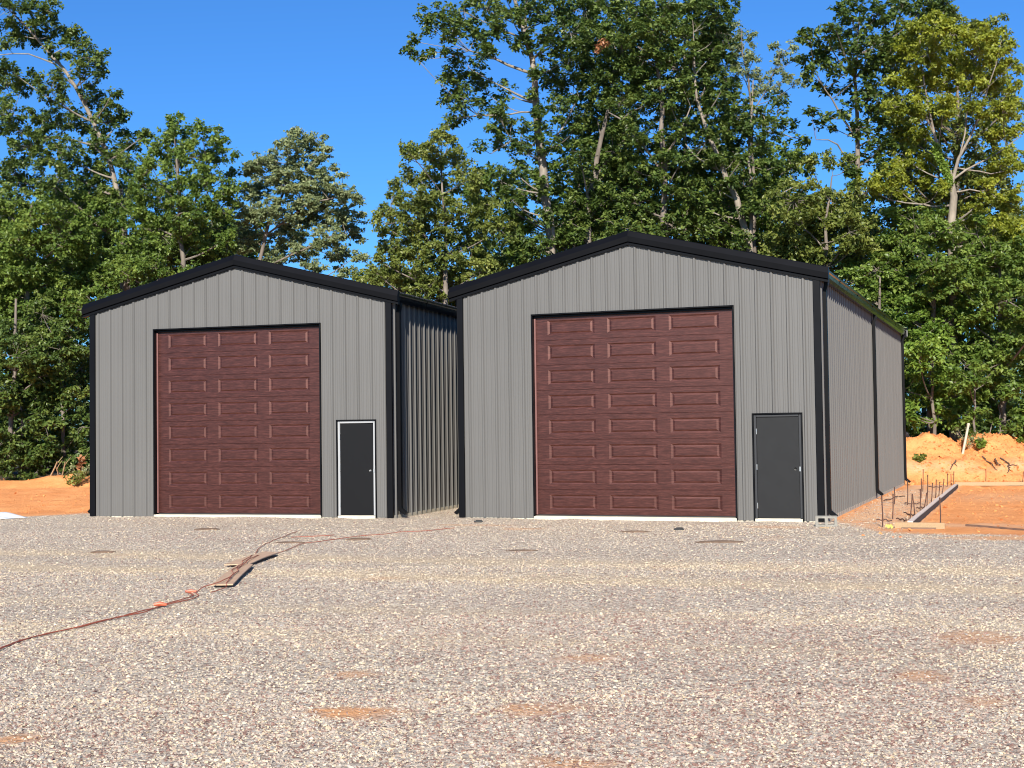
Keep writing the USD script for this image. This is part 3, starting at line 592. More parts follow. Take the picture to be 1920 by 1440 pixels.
a, b_ = gp(1812, 987), gp(1990, 1000); form_board(a[:2], b_[:2], .06, .035, 'weathered form board lying at the right edge of the lot', 'old_board', a[2]+.03)
a, b_ = gp(1690, 991), gp(1755, 992.5); form_board(a[:2], b_[:2], .06, .03, 'thin weathered board under the short pale form board', 'old_board', a[2]+.02)
a, b_ = gp(1640, 976.5), gp(1674, 975.5)

STAKES = [((1655, 989), (1653, 929)), ((1673.5, 975), (1674.5, 926)), ((1677, 947), (1677, 913)), ((1701.5, 945), (1701.5, 901)), ((1706, 975), (1710.5, 926)), ((1715.5, 967), (1710.5, 926)), ((1725, 960), (1725.5, 917)), ((1732, 956), (1737.5, 924)), ((1738, 949), (1739.5, 890)), ((1730, 922), (1731, 880)), ((1746, 945), (1748.5, 905)), ((1754, 934), (1755.5, 899)), ((1760, 932), (1762, 904)), ((1765.5, 932), (1770, 898)), ((1776, 912), (1776.5, 888)), ((1783, 911), (1783, 889)), ((1787, 911), (1788.5, 884)), ((1763.5, 988), (1762, 933)), ((1848, 906), (1848.5, 880)), ((1792, 905), (1792, 893)), ((1727, 935), (1727.5, 897)), ((1917, 905), (1919, 884))]
STAKE_L = ['tall rusty stake nearest the wall at the front of the slab bed', 'rusty rebar stake second from the front near the wall', 'short rusty stake standing near the wall behind the second one', 'rusty stake midway between wall and form board', 'leaning rusty stake, left leg of the crossed pair', 'leaning rusty stake, right leg of the crossed pair', 'rusty stake just right of the crossed pair', 'slanting rusty stake by the front half of the long board', 'long upright rusty stake in the middle of the group', 'tall thin stake at the left of the far group', 'stake with bent foot close to the long board', 'upright stake by the far half of the long board', 'short stake with a knob of clay by the long board', 'leaning stake by the far half of the long board', 'rusty stake at the far end, left of three', 'rusty stake at the far end, middle of three', 'rusty stake at the far end, right of three', 'dark stake at the end of the short pale board', 'lone dark stake before the far form board', 'short stake at the corner of the far form board', 'thin tall stake beside the far group', 'dark stake at the right edge behind the far form board']
for (b0, t0), lab in zip(STAKES, STAKE_L):
    B = gp(*b0); D = depth_of(B); T = at(t0[0], t0[1], D)
    t = xf('rebar_stake', None, B, label=lab, cat='rebar stake', group='rebar stakes at the slab bed'); v = T-B
    m = MB().tube([-.08*v, .5*v+[.006, 0, 0], v], .0125, 6); m.build('rod', 'rust', t, smooth=50)
    MB().tube([v*.93, v*1.004], [.0155, .015], 6).build('cut_end', 'rust', t)
RODS = [([(1643, 977), (1660, 975.5), (1673, 975.5)], 'bent rusty rod lying from the front stake towards the wall side'), ([(1681, 975.5), (1692, 976), (1700, 979)], 'short wavy rusty rod lying before the crossed stakes'), ([(1657, 941), (1672, 937), (1684, 933), (1697, 933)], 'wavy dark rod lying on the clay near the middle downspout'), ([(1696, 945.5), (1712, 945), (1726, 945.5)], 'rusty rod lying behind the crossed stakes'), ([(1741, 914), (1755, 914), (1766, 913.5)], 'straight dark rod lying in the far group of stakes'), ([(1695, 965), (1708, 966), (1716, 968)], 'rusty rod at the foot of the crossed stakes'), ([(1718, 955), (1727, 954), (1733, 955)], 'rusty rod lying by the long form board')]
for pts, lab in RODS:
    P = np.array([gp(x, y, .03) for x, y in pts]); t = xf('rebar_rod', None, P[0], label=lab, cat='rebar rod'); P = P-P[0]; u = np.linspace(0, 1, 12); uu = np.linspace(0, 1, len(P)); Qr = np.column_stack([np.interp(u, uu, P[:, k]) for k in range(3)]); Qr[:, 2] += .012*np.sin(u*15)
    MB().tube(Qr, .013, 6).build('rod', 'rust', t, smooth=50)
def flag():
    c = gp(1670, 992); t = xf('marking_tape', None, c, .2, label='crumpled yellow marking tape on the gravel by the front stake', cat='tape'); r = np.random.default_rng(3)
    for k in range(3):
        u = np.linspace(0, 1, 9); ax = r.uniform(-.05, .05, 2); an = r.uniform(0, 3.1); p = np.column_stack([ax[0]+(u-.5)*.14*math.cos(an), ax[1]+(u-.5)*.1*math.sin(an), .02+.05*np.abs(np.sin(u*6+k))])
        w = np.array([math.sin(an)*.3, math.cos(an)*.2, .9])*.022; V_ = np.vstack([p-w, p+w]); V_[:, 2] = np.maximum(V_[:, 2], .005)
        put('ribbon', (V_, [(i, i+1, i+10, i+9) for i in range(8)]), 'tape_yellow', t)
flag()
# pale plastic pipe leaning on the heaps
pb, pt = at(1804.5, 853, 45.3), at(1816, 795, 46.0); pb[2] = gz_at(pb[0], pb[1])-.05
t = xf('plastic_pipe', None, pb, label='pale plastic pipe leaning up out of the clay bank', cat='pipe'); v = pt-pb
MB().tube([v*0, v*.5, v], .043, 10).build('barrel', 'pvc', t, smooth=40); MB().tube([v*.95, v*1.003], .056, 10).build('socket', 'pvc', t, smooth=40)
pb, pt = at(1708, 824, 47.), at(1698.5, 811, 47.)
t = xf('plastic_pipe', None, pb, label='short white pipe end sticking out beside the downspout at the back', cat='pipe'); v = pt-pb
MB().tube([-v*.8, v*.5, v], .03, 8).build('barrel', 'frame_white', t, smooth=40); MB().tube([v*.9, v*1.01], .037, 8).build('socket', 'frame_white', t, smooth=40)
# ------------------------------------------------------------------ trees
def leaves(rng, centers, radii, n_each, size, flat, up, bias=None, spread=1.):
    """one mesh of kite-shaped folded leaves in clumps; returns vertices, faces and a tint for each vertex"""
    n_each = np.asarray(n_each); n = int(n_each.sum()); ci = np.repeat(np.arange(len(centers)), n_each)
    d = rng.normal(size=(n, 3)); d /= np.linalg.norm(d, axis=1, keepdims=True); rr = rng.random(n)[:, None]**.45
    off = d*rr*radii[ci][:, None]*[1, 1, flat]*spread
    # leaves hang in little sprays: pull them towards a few points of their clump
    key = rng.integers(0, 6, n)+6*ci; hub = rng.normal(size=(6*len(centers), 3)); hub /= np.linalg.norm(hub, axis=1, keepdims=True); hub *= rng.random((len(hub), 1))**.5
    off = off*.50 + hub[key]*radii[ci][:, None]*[.62, .62, .62*flat]
    P = centers[ci]+off
    nrm = off/(radii[ci][:, None]+1e-9)*.55 + np.array([0, 0, up]) + rng.normal(size=(n, 3))*.55 + np.array([.05, -.12, 0])
    nrm /= np.linalg.norm(nrm, axis=1, keepdims=True)
    t = rng.normal(size=(n, 3)); t[:, 2] -= .35; t -= (t*nrm).sum(1, keepdims=True)*nrm; t /= np.linalg.norm(t, axis=1, keepdims=True)
    b = np.cross(nrm, t); L = (size*rng.uniform(.5, 1.32, n))[:, None]; w = L*rng.uniform(.27, .40, n)[:, None]; fold = L*.10
    A = P; B = P+t*L*.45+b*w+nrm*fold; Cc = P+t*L-nrm*L*.06; D = P+t*L*.45-b*w+nrm*fold
    V = np.stack([A, B, Cc, D], 1).reshape(-1, 3); i4 = np.arange(n)*4
    F = np.concatenate([np.stack([i4, i4+1, i4+2], 1), np.stack([i4, i4+2, i4+3], 1)])
    ct = rng.random(len(centers)); tint = np.clip(.5+(ct[ci]-.5)*.55+rng.normal(0, .17, n), 0, 1)
    if bias is not None: tint = np.clip(tint+bias[ci], 0, 1)
    return V, F, np.repeat(tint, 4)
def leaf_mesh(name, parent, VFt, matn):
    V_, F_, t_ = VFt; p = usdkit.mesh(stage, path_for(parent, name), (V_, F_), MAT[matn], smooth=False)
    UsdGeom.PrimvarsAPI(p).CreatePrimvar('tint', Sdf.ValueTypeNames.FloatArray, 'vertex').Set(Vt.FloatArray.FromNumpy(t_.astype(np.float32)))
    tag(p, kind='stuff'); return p
NLEAF = [0]
def tree(name, label, cat, D, trunks, blobs, leaf, size=.17, dens=1., clump=.36, flat=.75, up=.55, bark='bark_grey', seed=0, group=None, thick=1., limb=True, gap=.0, dd=1.0, cover=.0):
    """trunks: polylines of (px, py, radius m) from the foot up; blobs: (px, py, radius px[, metres nearer or farther]) of foliage"""
    rng = np.random.default_rng(1000+seed); size, clump = size*.84, clump*.82; blobs = list(blobs)
    for tr in trunks:                                             # leafy shoots in front of the upper trunk
        for (xa, ya, *_), (xb, yb, *_) in zip(tr[:-1], tr[1:]):
            for u in np.linspace(.1, .9, max(1, int(np.hypot(xb-xa, yb-ya)/26))):
                if rng.random() < cover and ya+(yb-ya)*u < 470: blobs.append((xa+(xb-xa)*u+rng.normal(0, 10), ya+(yb-ya)*u, rng.uniform(9, 15), -.75))
    base = at(trunks[0][0][0], trunks[0][0][1], D) if trunks else at(blobs[0][0], 800, D)
    base = np.array([base[0], base[1], gz_at(base[0], base[1])]) if len(trunks) else base
    t = xf(name, None, label=label, cat=cat, group=group)
    paths = []
    for k, tr in enumerate(trunks):
        P = np.array([at(x, y, D+(q[0] if q else 0)) for x, y, r, *q in tr]); R = np.array([q[2] for q in tr])
        if k == 0 and P[0, 2] > base[2]+.1: P = np.vstack([base-[0, 0, .2], P]); R = np.r_[R[0]*1.12, R]
        u = np.r_[0, np.cumsum(np.linalg.norm(np.diff(P, axis=0), axis=1))]; s = np.linspace(0, u[-1], max(6, int(u[-1]/.8)))
        Q_ = np.column_stack([np.interp(s, u, P[:, j]) for j in range(3)]); Rq = np.interp(s, u, R)
        for j in range(3): Q_[1:-1, j] += rng.normal(0, .035, len(s)-2)
        paths.append((Q_, Rq*thick*.72))
    C_, Rb, dpt = [], [], []
    for x, y, r, *q in blobs:
        d = D+(q[0] if q else rng.normal(0, .9)*dd); C_.append(at(x, y, d)); Rb.append(r/FPX*d)
    C_, Rb = np.array(C_), np.array(Rb)
    limbs = MB()
    if limb and paths:
        allp = np.vstack([p for p, _ in paths]); allr = np.concatenate([r for _, r in paths])
        for c, r in zip(C_, Rb):
            h = np.hypot(*(allp[:, :2]-c[:2]).T); cost = np.abs((c[2]-allp[:, 2])-h*.55)+h*.6+np.where(allp[:, 2] > c[2]+.3, 3., 0); j = int(np.argmin(cost)); a = allp[j]
            if np.linalg.norm(c-a) > 7: continue
            mid = (a+c)/2+np.array([0, 0, -.12*h[j]])+rng.normal(0, .12, 3); u = np.linspace(0, 1, 7)[:, None]; B = (1-u)**2*a+2*u*(1-u)*mid+u*u*c
            r0 = min(allr[j]*.55, .018+.010*np.linalg.norm(c-a)+.008*r/.4)
            limbs.tube(B, np.linspace(r0, .011, 7), 5, cap=False)
    cc, rr_, bb = [], [], []
    for c, r in zip(C_, Rb):
        k = max(4, int(round(4.6*dens*(r/clump)**2*(1-gap))))
        d = rng.normal(size=(k, 3)); d /= np.linalg.norm(d, axis=1, keepdims=True); q = c+d*(r*rng.random((k, 1))**.42)*[1.08, 1.15, .98]
        cc.append(q); rr_.append(clump*rng.uniform(.55, 1.15, k)); bb.append(np.clip(d[:, 2]*.08, -.1, .1)+rng.normal(0, .07))
        if limb and r > .45:
            for e in q[:max(3, int(k*.35))]:
                m_ = (c+e)/2+rng.normal(0, .05, 3); limbs.tube([c, m_, e], [.014, .010, .005], 4, cap=False)
    cc, rr_, bb = np.vstack(cc), np.concatenate(rr_), np.concatenate(bb)
    n_each = np.maximum(6, (56*(rr_/.36)**2*(.17/size)**2*rng.uniform(.7, 1.25, len(rr_))).astype(int))
    if paths:
        m = MB()
        for P, R in paths: m.tube(P, R, 9)
        m.build('trunk', bark, t, smooth=60)
    if limbs.v: limbs.build('branches', bark, t, smooth=60)
    leaf_mesh('crown', t, leaves(rng, cc, rr_, n_each, size, flat, up, bb), leaf); NLEAF[0] += int(n_each.sum())
    return t
def fill(x0, x1, y0, y1, r, seed, top=None, depth=0., jit=.5):
    """foliage lumps over a stretch of wood edge"""
    rng = np.random.default_rng(seed); out = []
    y = y0
    while y <= y1:
        x = x0+rng.uniform(0, r)
        while x <= x1:
            X, Y = x+rng.normal(0, r*jit*.6), y+rng.normal(0, r*jit*.6)
            if top is None or Y > top(X): out.append((X, Y, r*rng.uniform(.75, 1.25), depth+rng.normal(0, .9)))
            x += r*1.15
        y += r*1.0
    return out

leaf_mat('leaf_dead', (.16, .065, .03), (.27, .12, .055), (.38, .20, .10), .15)
# ---- left of the buildings
tree('broadleaf_tree', 'tall tree at the left edge with a pale limb leaning up left', 'tree', 56, [[(232, 760, .22), (238, 560, .2), (236, 430, .17), (205, 300, .14), (167, 210, .12), (143, 163, .105), (123, 137, .09), (80, 87, .07), (50, 50, .055), (17, 18, .04)], [(123, 137, .05), (90, 112, .045), (50, 100, .035), (0, 103, .025)], [(205, 300, .07), (160, 262, .06), (70, 260, .05), (20, 235, .03)], [(236, 430, .07), (290, 340, .05), (330, 330, .03)]],
     [(20, 15, 36), (72, 22, 30), (58, 62, 26), (25, 62, 28), (108, 55, 26), (95, 12, 18), (140, 82, 30), (168, 108, 30), (185, 128, 18), (190, 96, 12), (118, 108, 16), (160, 158, 24), (148, 132, 18), (14, 85, 14), (182, 190, 22), (212, 200, 20), (226, 228, 20), (212, 172, 10), (232, 215, 12), (196, 230, 26), (14, 128, 20), (12, 160, 28), (45, 152, 26), (95, 170, 34), (20, 215, 40), (80, 225, 40), (140, 222, 36), (60, 280, 46), (120, 290, 40), (180, 275, 34), (215, 285, 28), (242, 262, 24), (268, 256, 16), (30, 330, 50), (100, 345, 46), (170, 340, 44), (240, 320, 36), (20, 390, 45), (215, 380, 36), (150, 400, 40)], 'leaf_deep', .17, 1.0, .36, bark='bark_pale', cover=.35, up=.8, seed=1)
tree('broadleaf_tree', 'green tree with three pointed tops behind the left building', 'tree', 53.5, [[(345, 700, .16), (342, 480, .13), (335, 330, .08), (326, 240, .03)], [(342, 430, .07), (385, 330, .05), (408, 250, .02)]],
     [(325, 232, 17), (340, 222, 9), (318, 250, 20), (345, 258, 24), (377, 240, 14), (380, 262, 20), (408, 240, 11), (412, 258, 17), (400, 285, 24), (368, 295, 30), (330, 295, 36), (295, 275, 22), (425, 292, 17), (438, 318, 16), (285, 315, 32), (330, 345, 38), (390, 335, 34), (260, 340, 28), (430, 355, 26), (290, 380, 40), (350, 395, 42), (410, 395, 36), (250, 400, 34), (300, 440, 42), (365, 455, 40), (245, 460, 38), (420, 450, 28), (290, 500, 40), (230, 510, 30), (350, 510, 30)], 'leaf_mid', .15, 1.05, .33, cover=.62, seed=2)
tree('broadleaf_tree', 'pale feathery tree in flat layers behind the left roof', 'tree', 55, [[(470, 700, .15), (478, 520, .12), (510, 400, .09), (545, 330, .05), (562, 270, .02)], [(500, 440, .06), (580, 380, .05), (650, 365, .03)], [(480, 510, .06), (560, 470, .05), (650, 440, .03)]],
     [(560, 258, 20), (590, 268, 22), (535, 266, 16), (607, 286, 16), (510, 300, 22), (482, 306, 22), (470, 320, 14), (550, 300, 28), (590, 308, 22), (625, 312, 8), (535, 338, 30), (585, 335, 28), (622, 345, 16), (642, 330, 9), (480, 352, 30), (560, 372, 34), (610, 372, 28), (645, 362, 20), (672, 374, 12), (500, 395, 32), (590, 405, 32), (640, 402, 28), (676, 405, 12), (460, 400, 30), (540, 425, 34), (615, 445, 32), (660, 438, 22), (470, 450, 34), (560, 465, 34), (630, 480, 24), (672, 478, 14), (510, 490, 32), (590, 505, 22), (645, 510, 16)], 'leaf_silver', .14, 1.7, .33, flat=.45, up=.65, bark='bark_grey', cover=.62, seed=3)
tree('understory_tree', 'dense dark tree on the left wood edge beside the left building', 'tree', 52.5, [[(120, 890, .12), (118, 760, .09), (110, 640, .05)], [(95, 887, .035), (104, 870, .03), (112, 840, .02)], [(113, 889, .03), (107, 873, .025), (104, 850, .02)], [(118, 889, .03), (124, 865, .025), (126, 840, .02)]],
     [(120, 560, 34), (150, 590, 26), (80, 590, 38), (135, 640, 40), (90, 650, 44), (150, 690, 30), (110, 710, 46), (148, 745, 32), (80, 740, 42), (120, 780, 42), (155, 800, 24), (85, 800, 36), (125, 835, 34), (158, 850, 20), (90, 845, 26), (60, 870, 24), (100, 875, 18), (140, 872, 18), (165, 878, 14)], 'leaf_deep', .19, 1.05, .46, flat=.55, up=.75, seed=4)
tree('understory_tree', 'bushy tree at the left edge with fresh green sprays', 'tree', 52, [[(20, 890, .14), (25, 700, .11), (30, 560, .06)]],
     fill(-25, 90, 620, 885, 40, 11, depth=0), 'leaf_deep', .18, .95, .46, flat=.55, up=.75, seed=5)  # darker leaf material puts the shade on this tree into its colour
tree('broadleaf_tree', 'full tree at the left edge below the leaning limb', 'tree', 54, [[(40, 880, .2), (48, 640, .16), (55, 450, .1), (60, 380, .05)], [(48, 560, .06), (35, 580, .05), (20, 600, .03)]],
     fill(-30, 190, 410, 600, 44, 12, depth=0), 'leaf_mid', .17, 1.1, .38, seed=6)
tree('broadleaf_tree', 'shaded tree behind the pointed tree and left roof', 'tree', 59, [[(228, 800, .2), (229, 600, .18), (230, 420, .13), (228, 340, .06)], [(229, 500, .06), (290, 430, .04), (330, 400, .03)]],
     fill(195, 430, 420, 480, 42, 13, depth=0)+[(220, 560, 26), (260, 540, 30), (195, 500, 22)], 'leaf_deep', .18, .9, .38, bark='bark_pale', cover=.62, seed=7)

# ---- middle and right
tree('broadleaf_tree', 'rounded olive-green tree between the two roofs', 'tree', 50, [[(835, 760, .17), (838, 560, .14), (835, 420, .09), (828, 320, .04)], [(836, 480, .07), (770, 420, .05), (730, 400, .02)]],
     [(828, 250, 18), (812, 268, 20), (845, 262, 14), (785, 282, 18), (757, 276, 10), (765, 296, 14), (812, 305, 30), (855, 300, 30), (775, 325, 24), (742, 342, 14), (735, 365, 18), (880, 335, 32), (830, 355, 38), (785, 375, 36), (755, 400, 30), (718, 400, 17), (706, 415, 10), (730, 430, 22), (900, 385, 36), (850, 410, 42), (800, 430, 40), (760, 455, 36), (722, 468, 22), (704, 486, 14), (930, 430, 36), (880, 460, 42), (830, 480, 42), (780, 500, 40), (735, 508, 28), (706, 512, 14), (900, 510, 36), (850, 530, 36), (800, 545, 34), (750, 538, 26)], 'leaf_olive', .15, 1.15, .34, cover=.62, seed=8)
tree('broadleaf_tree', 'tallest tree with a long pale trunk behind the right roof', 'tree', 52, [[(1042, 700, .3), (1034, 500, .27), (1028, 410, .25), (1020, 350, .235), (1012, 290, .22), (1006, 230, .2), (1003, 180, .18), (1000, 110, .15), (978, 45, .12), (962, -10, .09)], [(990, 70, .09), (984, 30, .08), (990, -10, .06)], [(1003, 140, .08), (965, 130, .08), (930, 110, .065), (880, 95, .04)], [(1008, 250, .06), (1000, 275, .06), (965, 262, .05), (925, 285, .035)], [(1005, 210, .05), (940, 215, .04), (870, 220, .03)], [(1012, 300, .05), (1060, 235, .045), (1085, 180, .03)]],
     [(780, 78, 15), (770, 96, 12), (798, 34, 22), (815, 55, 18), (790, 108, 12), (828, 22, 28), (870, 22, 30), (912, 18, 32), (850, 62, 30), (890, 70, 30), (842, 105, 20), (805, 95, 12), (930, 60, 28), (955, 25, 28), (1000, 18, 34), (1040, 22, 38), (1025, 70, 36), (975, 85, 22), (1070, 62, 38), (1060, 110, 34), (920, 98, 22), (880, 128, 30), (850, 150, 28), (842, 180, 22), (870, 185, 26), (850, 215, 22), (838, 235, 12), (905, 165, 24), (900, 198, 18), (945, 170, 20), (935, 205, 18), (1000, 140, 16), (1040, 150, 32), (1075, 160, 30), (960, 235, 22), (925, 245, 20), (985, 240, 18), (940, 265, 18), (900, 270, 16), (975, 285, 20), (1015, 210, 18), (1045, 200, 24), (1030, 245, 16), (1014, 296, 13), (1024, 345, 13), (1034, 392, 17), (1012, 262, 12), (1046, 440, 20), (965, 320, 22), (1000, 345, 14), (940, 340, 26), (960, 375, 28)], 'leaf_deep', .19, .95, .36, bark='bark_pale', cover=.62, up=.95, seed=9)
dt = tree('broadleaf_tree', 'tall dark tree just right of the pale trunk', 'tree', 53, [[(1104, 700, .2), (1102, 440, .18), (1104, 380, .17), (1115, 330, .15), (1128, 260, .12), (1145, 190, .09), (1160, 100, .05)], [(1112, 340, .07), (1140, 300, .06), (1180, 250, .04)]],
     [(1095, 15, 36), (1140, 22, 40), (1120, 65, 38), (1165, 80, 40), (1105, 115, 36), (1150, 135, 40), (1190, 150, 34), (1115, 175, 34), (1160, 195, 34), (1120, 225, 26), (1175, 240, 30), (1085, 285, 26), (1120, 300, 34), (1160, 295, 30), (1070, 325, 24), (1110, 345, 36), (1080, 375, 32), (1140, 375, 38), (1060, 415, 34), (1105, 420, 38), (1040, 450, 34), (1080, 465, 40), (1010, 470, 34), (975, 450, 30), (985, 490, 34), (930, 500, 30)], 'leaf_deep', .18, .95, .36, bark='bark_grey', cover=.62, up=.95, seed=10)
tree('broadleaf_tree', 'dark tree with upright trunk above the right roof peak', 'tree', 51.5, [[(1247, 700, .2), (1246, 450, .18), (1245, 340, .16), (1244, 260, .14), (1240, 190, .1), (1232, 110, .06), (1225, 40, .03)], [(1245, 330, .07), (1215, 280, .06), (1165, 230, .05), (1140, 210, .03)], [(1244, 290, .06), (1280, 240, .05), (1295, 200, .03)]],
     [(1200, 18, 38), (1245, 14, 38), (1222, 60, 40), (1265, 65, 38), (1210, 105, 38), (1255, 115, 38), (1195, 150, 30), (1235, 165, 36), (1280, 165, 30), (1205, 200, 28), (1250, 215, 30), (1200, 260, 28), (1245, 275, 26), (1190, 320, 34), (1240, 335, 34), (1280, 300, 26), (1190, 380, 38), (1240, 390, 36), (1285, 350, 30), (1160, 430, 36), (1210, 440, 36), (1265, 425, 32)], 'leaf_deep', .19, .95, .36, bark='bark_grey', cover=.62, up=.95, seed=11)
tree('broadleaf_tree', 'tall tree of slanting grey trunks over the right roof slope', 'tree', 52.5, [[(1420, 700, .22), (1408, 460, .2), (1385, 385, .18), (1365, 340, .15), (1350, 300, .13), (1330, 260, .11), (1310, 210, .09), (1300, 150, .06), (1300, 60, .03)], [(1408, 450, .1), (1413, 370, .09), (1402, 300, .08), (1405, 240, .06), (1412, 150, .03)], [(1350, 320, .06), (1310, 300, .05), (1285, 270, .03)], [(1410, 400, .05), (1450, 370, .04), (1490, 350, .025)], [(1404, 260, .04), (1450, 250, .035), (1505, 262, .02)]],
     [(1295, 12, 36), (1335, 20, 32), (1365, 8, 20), (1310, 60, 36), (1345, 60, 24), (1295, 110, 34), (1335, 105, 30), (1320, 150, 34), (1362, 150, 24), (1300, 195, 30), (1345, 200, 30), (1375, 190, 22), (1320, 245, 28), (1360, 250, 28), (1395, 235, 22), (1430, 215, 24), (1460, 195, 20), (1330, 300, 26), (1375, 300, 28), (1420, 270, 28), (1450, 245, 24), (1480, 228, 18), (1345, 350, 30), (1310, 380, 32), (1395, 345, 26), (1435, 320, 26), (1330, 420, 34), (1375, 400, 26), (1430, 380, 24), (1460, 350, 20), (1390, 445, 22)], 'leaf_deep', .19, .9, .36, bark='bark_pale', cover=.62, up=.95, seed=12)
tree('broadleaf_tree', 'slim thin-leaved tree against the sky between two dark crowns', 'tree', 55, [[(1418, 700, .13), (1415, 420, .11), (1410, 250, .08), (1402, 150, .05), (1390, 60, .02)], [(1408, 220, .04), (1440, 160, .03), (1462, 100, .015)]],
     [(1388, 55, 16), (1400, 75, 18), (1382, 85, 14), (1395, 105, 20), (1412, 115, 16), (1385, 135, 18), (1420, 145, 20), (1450, 130, 20), (1470, 105, 16), (1455, 85, 10), (1485, 85, 14), (1440, 165, 20), (1410, 175, 20), (1475, 145, 16), (1495, 110, 12), (1500, 150, 14), (1470, 175, 16)], 'leaf_silver', .13, .7, .32, seed=13)
tree('broadleaf_tree', 'broad-leaved tree with big leaves left of the yellow-green tree', 'tree', 50.5, [[(1612, 700, .18), (1610, 420, .16), (1606, 280, .12), (1605, 180, .09), (1606, 90, .05), (1612, 20, .02)], [(1606, 260, .06), (1570, 200, .05), (1545, 165, .03)], [(1608, 320, .05), (1565, 265, .04), (1530, 262, .02)]],
     [(1590, 20, 26), (1618, 5, 22), (1650, 22, 34), (1695, 10, 30), (1735, 8, 26), (1775, 5, 24), (1605, 55, 28), (1568, 58, 18), (1545, 62, 14), (1520, 72, 16), (1500, 68, 10), (1540, 88, 20), (1575, 95, 26), (1635, 80, 34), (1680, 65, 32), (1515, 110, 18), (1550, 125, 24), (1520, 140, 18), (1590, 130, 28), (1630, 130, 30), (1670, 115, 30), (1560, 158, 20), (1605, 175, 24), (1640, 180, 28), (1530, 165, 12), (1632, 225, 24), (1660, 235, 28), (1590, 215, 12), (1650, 275, 26), (1555, 215, 9), (1538, 232, 9), (1562, 240, 8), (1522, 208, 8), (1600, 240, 12), (1625, 285, 22), (1652, 318, 24), (1600, 302, 16), (1618, 250, 18), (1642, 350, 24)], 'leaf_deep', .23, .95, .36, bark='bark_grey', cover=.62, up=.95, seed=14)
jt = tree('broadleaf_tree', 'yellow-green tree with bare pale forked limbs on the right', 'tree', 48.5, [[(1788, 720, .24), (1785, 480, .22), (1783, 390, .2), (1785, 350, .17), (1780, 320, .12)], [(1781, 340, .10), (1768, 300, .085), (1752, 250, .07), (1742, 205, .055), (1733, 160, .04), (1726, 110, .02)], [(1785, 345, .09), (1797, 300, .08), (1815, 262, .06), (1830, 225, .05), (1850, 175, .04), (1868, 120, .02)], [(1789, 335, .06), (1808, 318, .055), (1850, 300, .04), (1885, 275, .03), (1915, 255, .02)], [(1783, 385, .06), (1755, 388, .05), (1715, 382, .04), (1665, 372, .03), (1640, 360, .015)], [(1760, 270, .04), (1740, 230, .035), (1720, 180, .02)], [(1800, 290, .04), (1812, 230, .035), (1822, 170, .025), (1826, 120, .012)], [(1795, 315, .04), (1850, 325, .035), (1900, 322, .02)], [(1786, 360, .045), (1820, 356, .04), (1870, 362, .02)]],
     [(1722, 58, 28), (1755, 50, 28), (1790, 62, 30), (1828, 62, 26), (1855, 78, 24), (1880, 62, 14), (1898, 82, 10), (1700, 95, 28), (1740, 100, 34), (1785, 105, 34), (1830, 108, 32), (1870, 110, 26), (1898, 118, 16), (1690, 150, 28), (1730, 150, 30), (1775, 150, 30), (1815, 150, 28), (1860, 155, 30), (1895, 165, 18), (1685, 200, 28), (1720, 205, 26), (1770, 198, 24), (1840, 200, 22), (1880, 205, 26), (1905, 190, 12), (1690, 245, 24), (1722, 255, 24), (1865, 250, 26), (1895, 245, 18), (1700, 300, 28), (1668, 330, 26), (1630, 345, 22), (1735, 330, 24), (1875, 310, 26), (1905, 300, 24), (1855, 360, 30), (1895, 375, 30), (1825, 400, 26), (1760, 350, 18), (1690, 360, 24), (1740, 300, 18), (1870, 425, 32), (1912, 440, 30)], 'leaf_yellow', .135, 1.25, .33, flat=.7, up=.5, bark='bark_pale', seed=15)
rngv = np.random.default_rng(77); vp = np.array([at(1781-.30*k*1.2-(3 if k > 40 else 0), 345-k*1.05, 48.3) for k in range(70)])
leaf_mesh('climbing_vine', jt, leaves(rngv, vp, np.full(len(vp), .16), np.full(len(vp), 26), .11, 1., .3, np.full(len(vp), .2)), 'leaf_fresh')
# crowns of the second row, between and behind the tall trees
tree('broadleaf_tree', 'dark crown filling the sky behind the yellow-green tree', 'tree', 54, [[(1790, 700, .2), (1792, 400, .16), (1795, 200, .09), (1798, 90, .04)], [(1793, 300, .08), (1850, 240, .05), (1890, 200, .03)]], fill(1670, 1905, 40, 430, 38, 61, lambda x: np.interp(x, [1660, 1700, 1850, 1890, 1920], [60, 25, 30, 90, 150])), 'leaf_olive', .17, .62, .36, seed=61)
tree('broadleaf_tree', 'shaded crown behind the tall trees over the right roof peak', 'tree', 57, [[(1290, 700, .2), (1288, 400, .16), (1285, 200, .09), (1282, 60, .04)], [(1287, 330, .08), (1220, 270, .05), (1180, 230, .03)]], fill(1085, 1390, 10, 330, 42, 62), 'leaf_deep', .18, .5, .38, up=.95, seed=62)
tree('broadleaf_tree', 'shaded crown behind the slanting grey trunks', 'tree', 56, [[(1440, 700, .18), (1442, 420, .14), (1440, 300, .08)]], fill(1290, 1500, 290, 470, 40, 63), 'leaf_mid', .17, .7, .36, seed=63)
tree('broadleaf_tree', 'leafy crown low behind the long pale trunk', 'tree', 56, [[(1080, 700, .18), (1082, 480, .13), (1085, 330, .06)]], [b for b in fill(1050, 1190, 260, 480, 38, 64)]+fill(890, 1000, 330, 500, 34, 65), 'leaf_mid', .17, .7, .36, seed=64)
dc = np.array([at(1128, 82, 51.2), at(1137, 76, 51.2), at(1120, 90, 51.2)]); leaf_mesh('dead_clump', dt, leaves(rngv, dc, np.full(3, .22), np.full(3, 40), .15, 1., .2), 'leaf_dead')
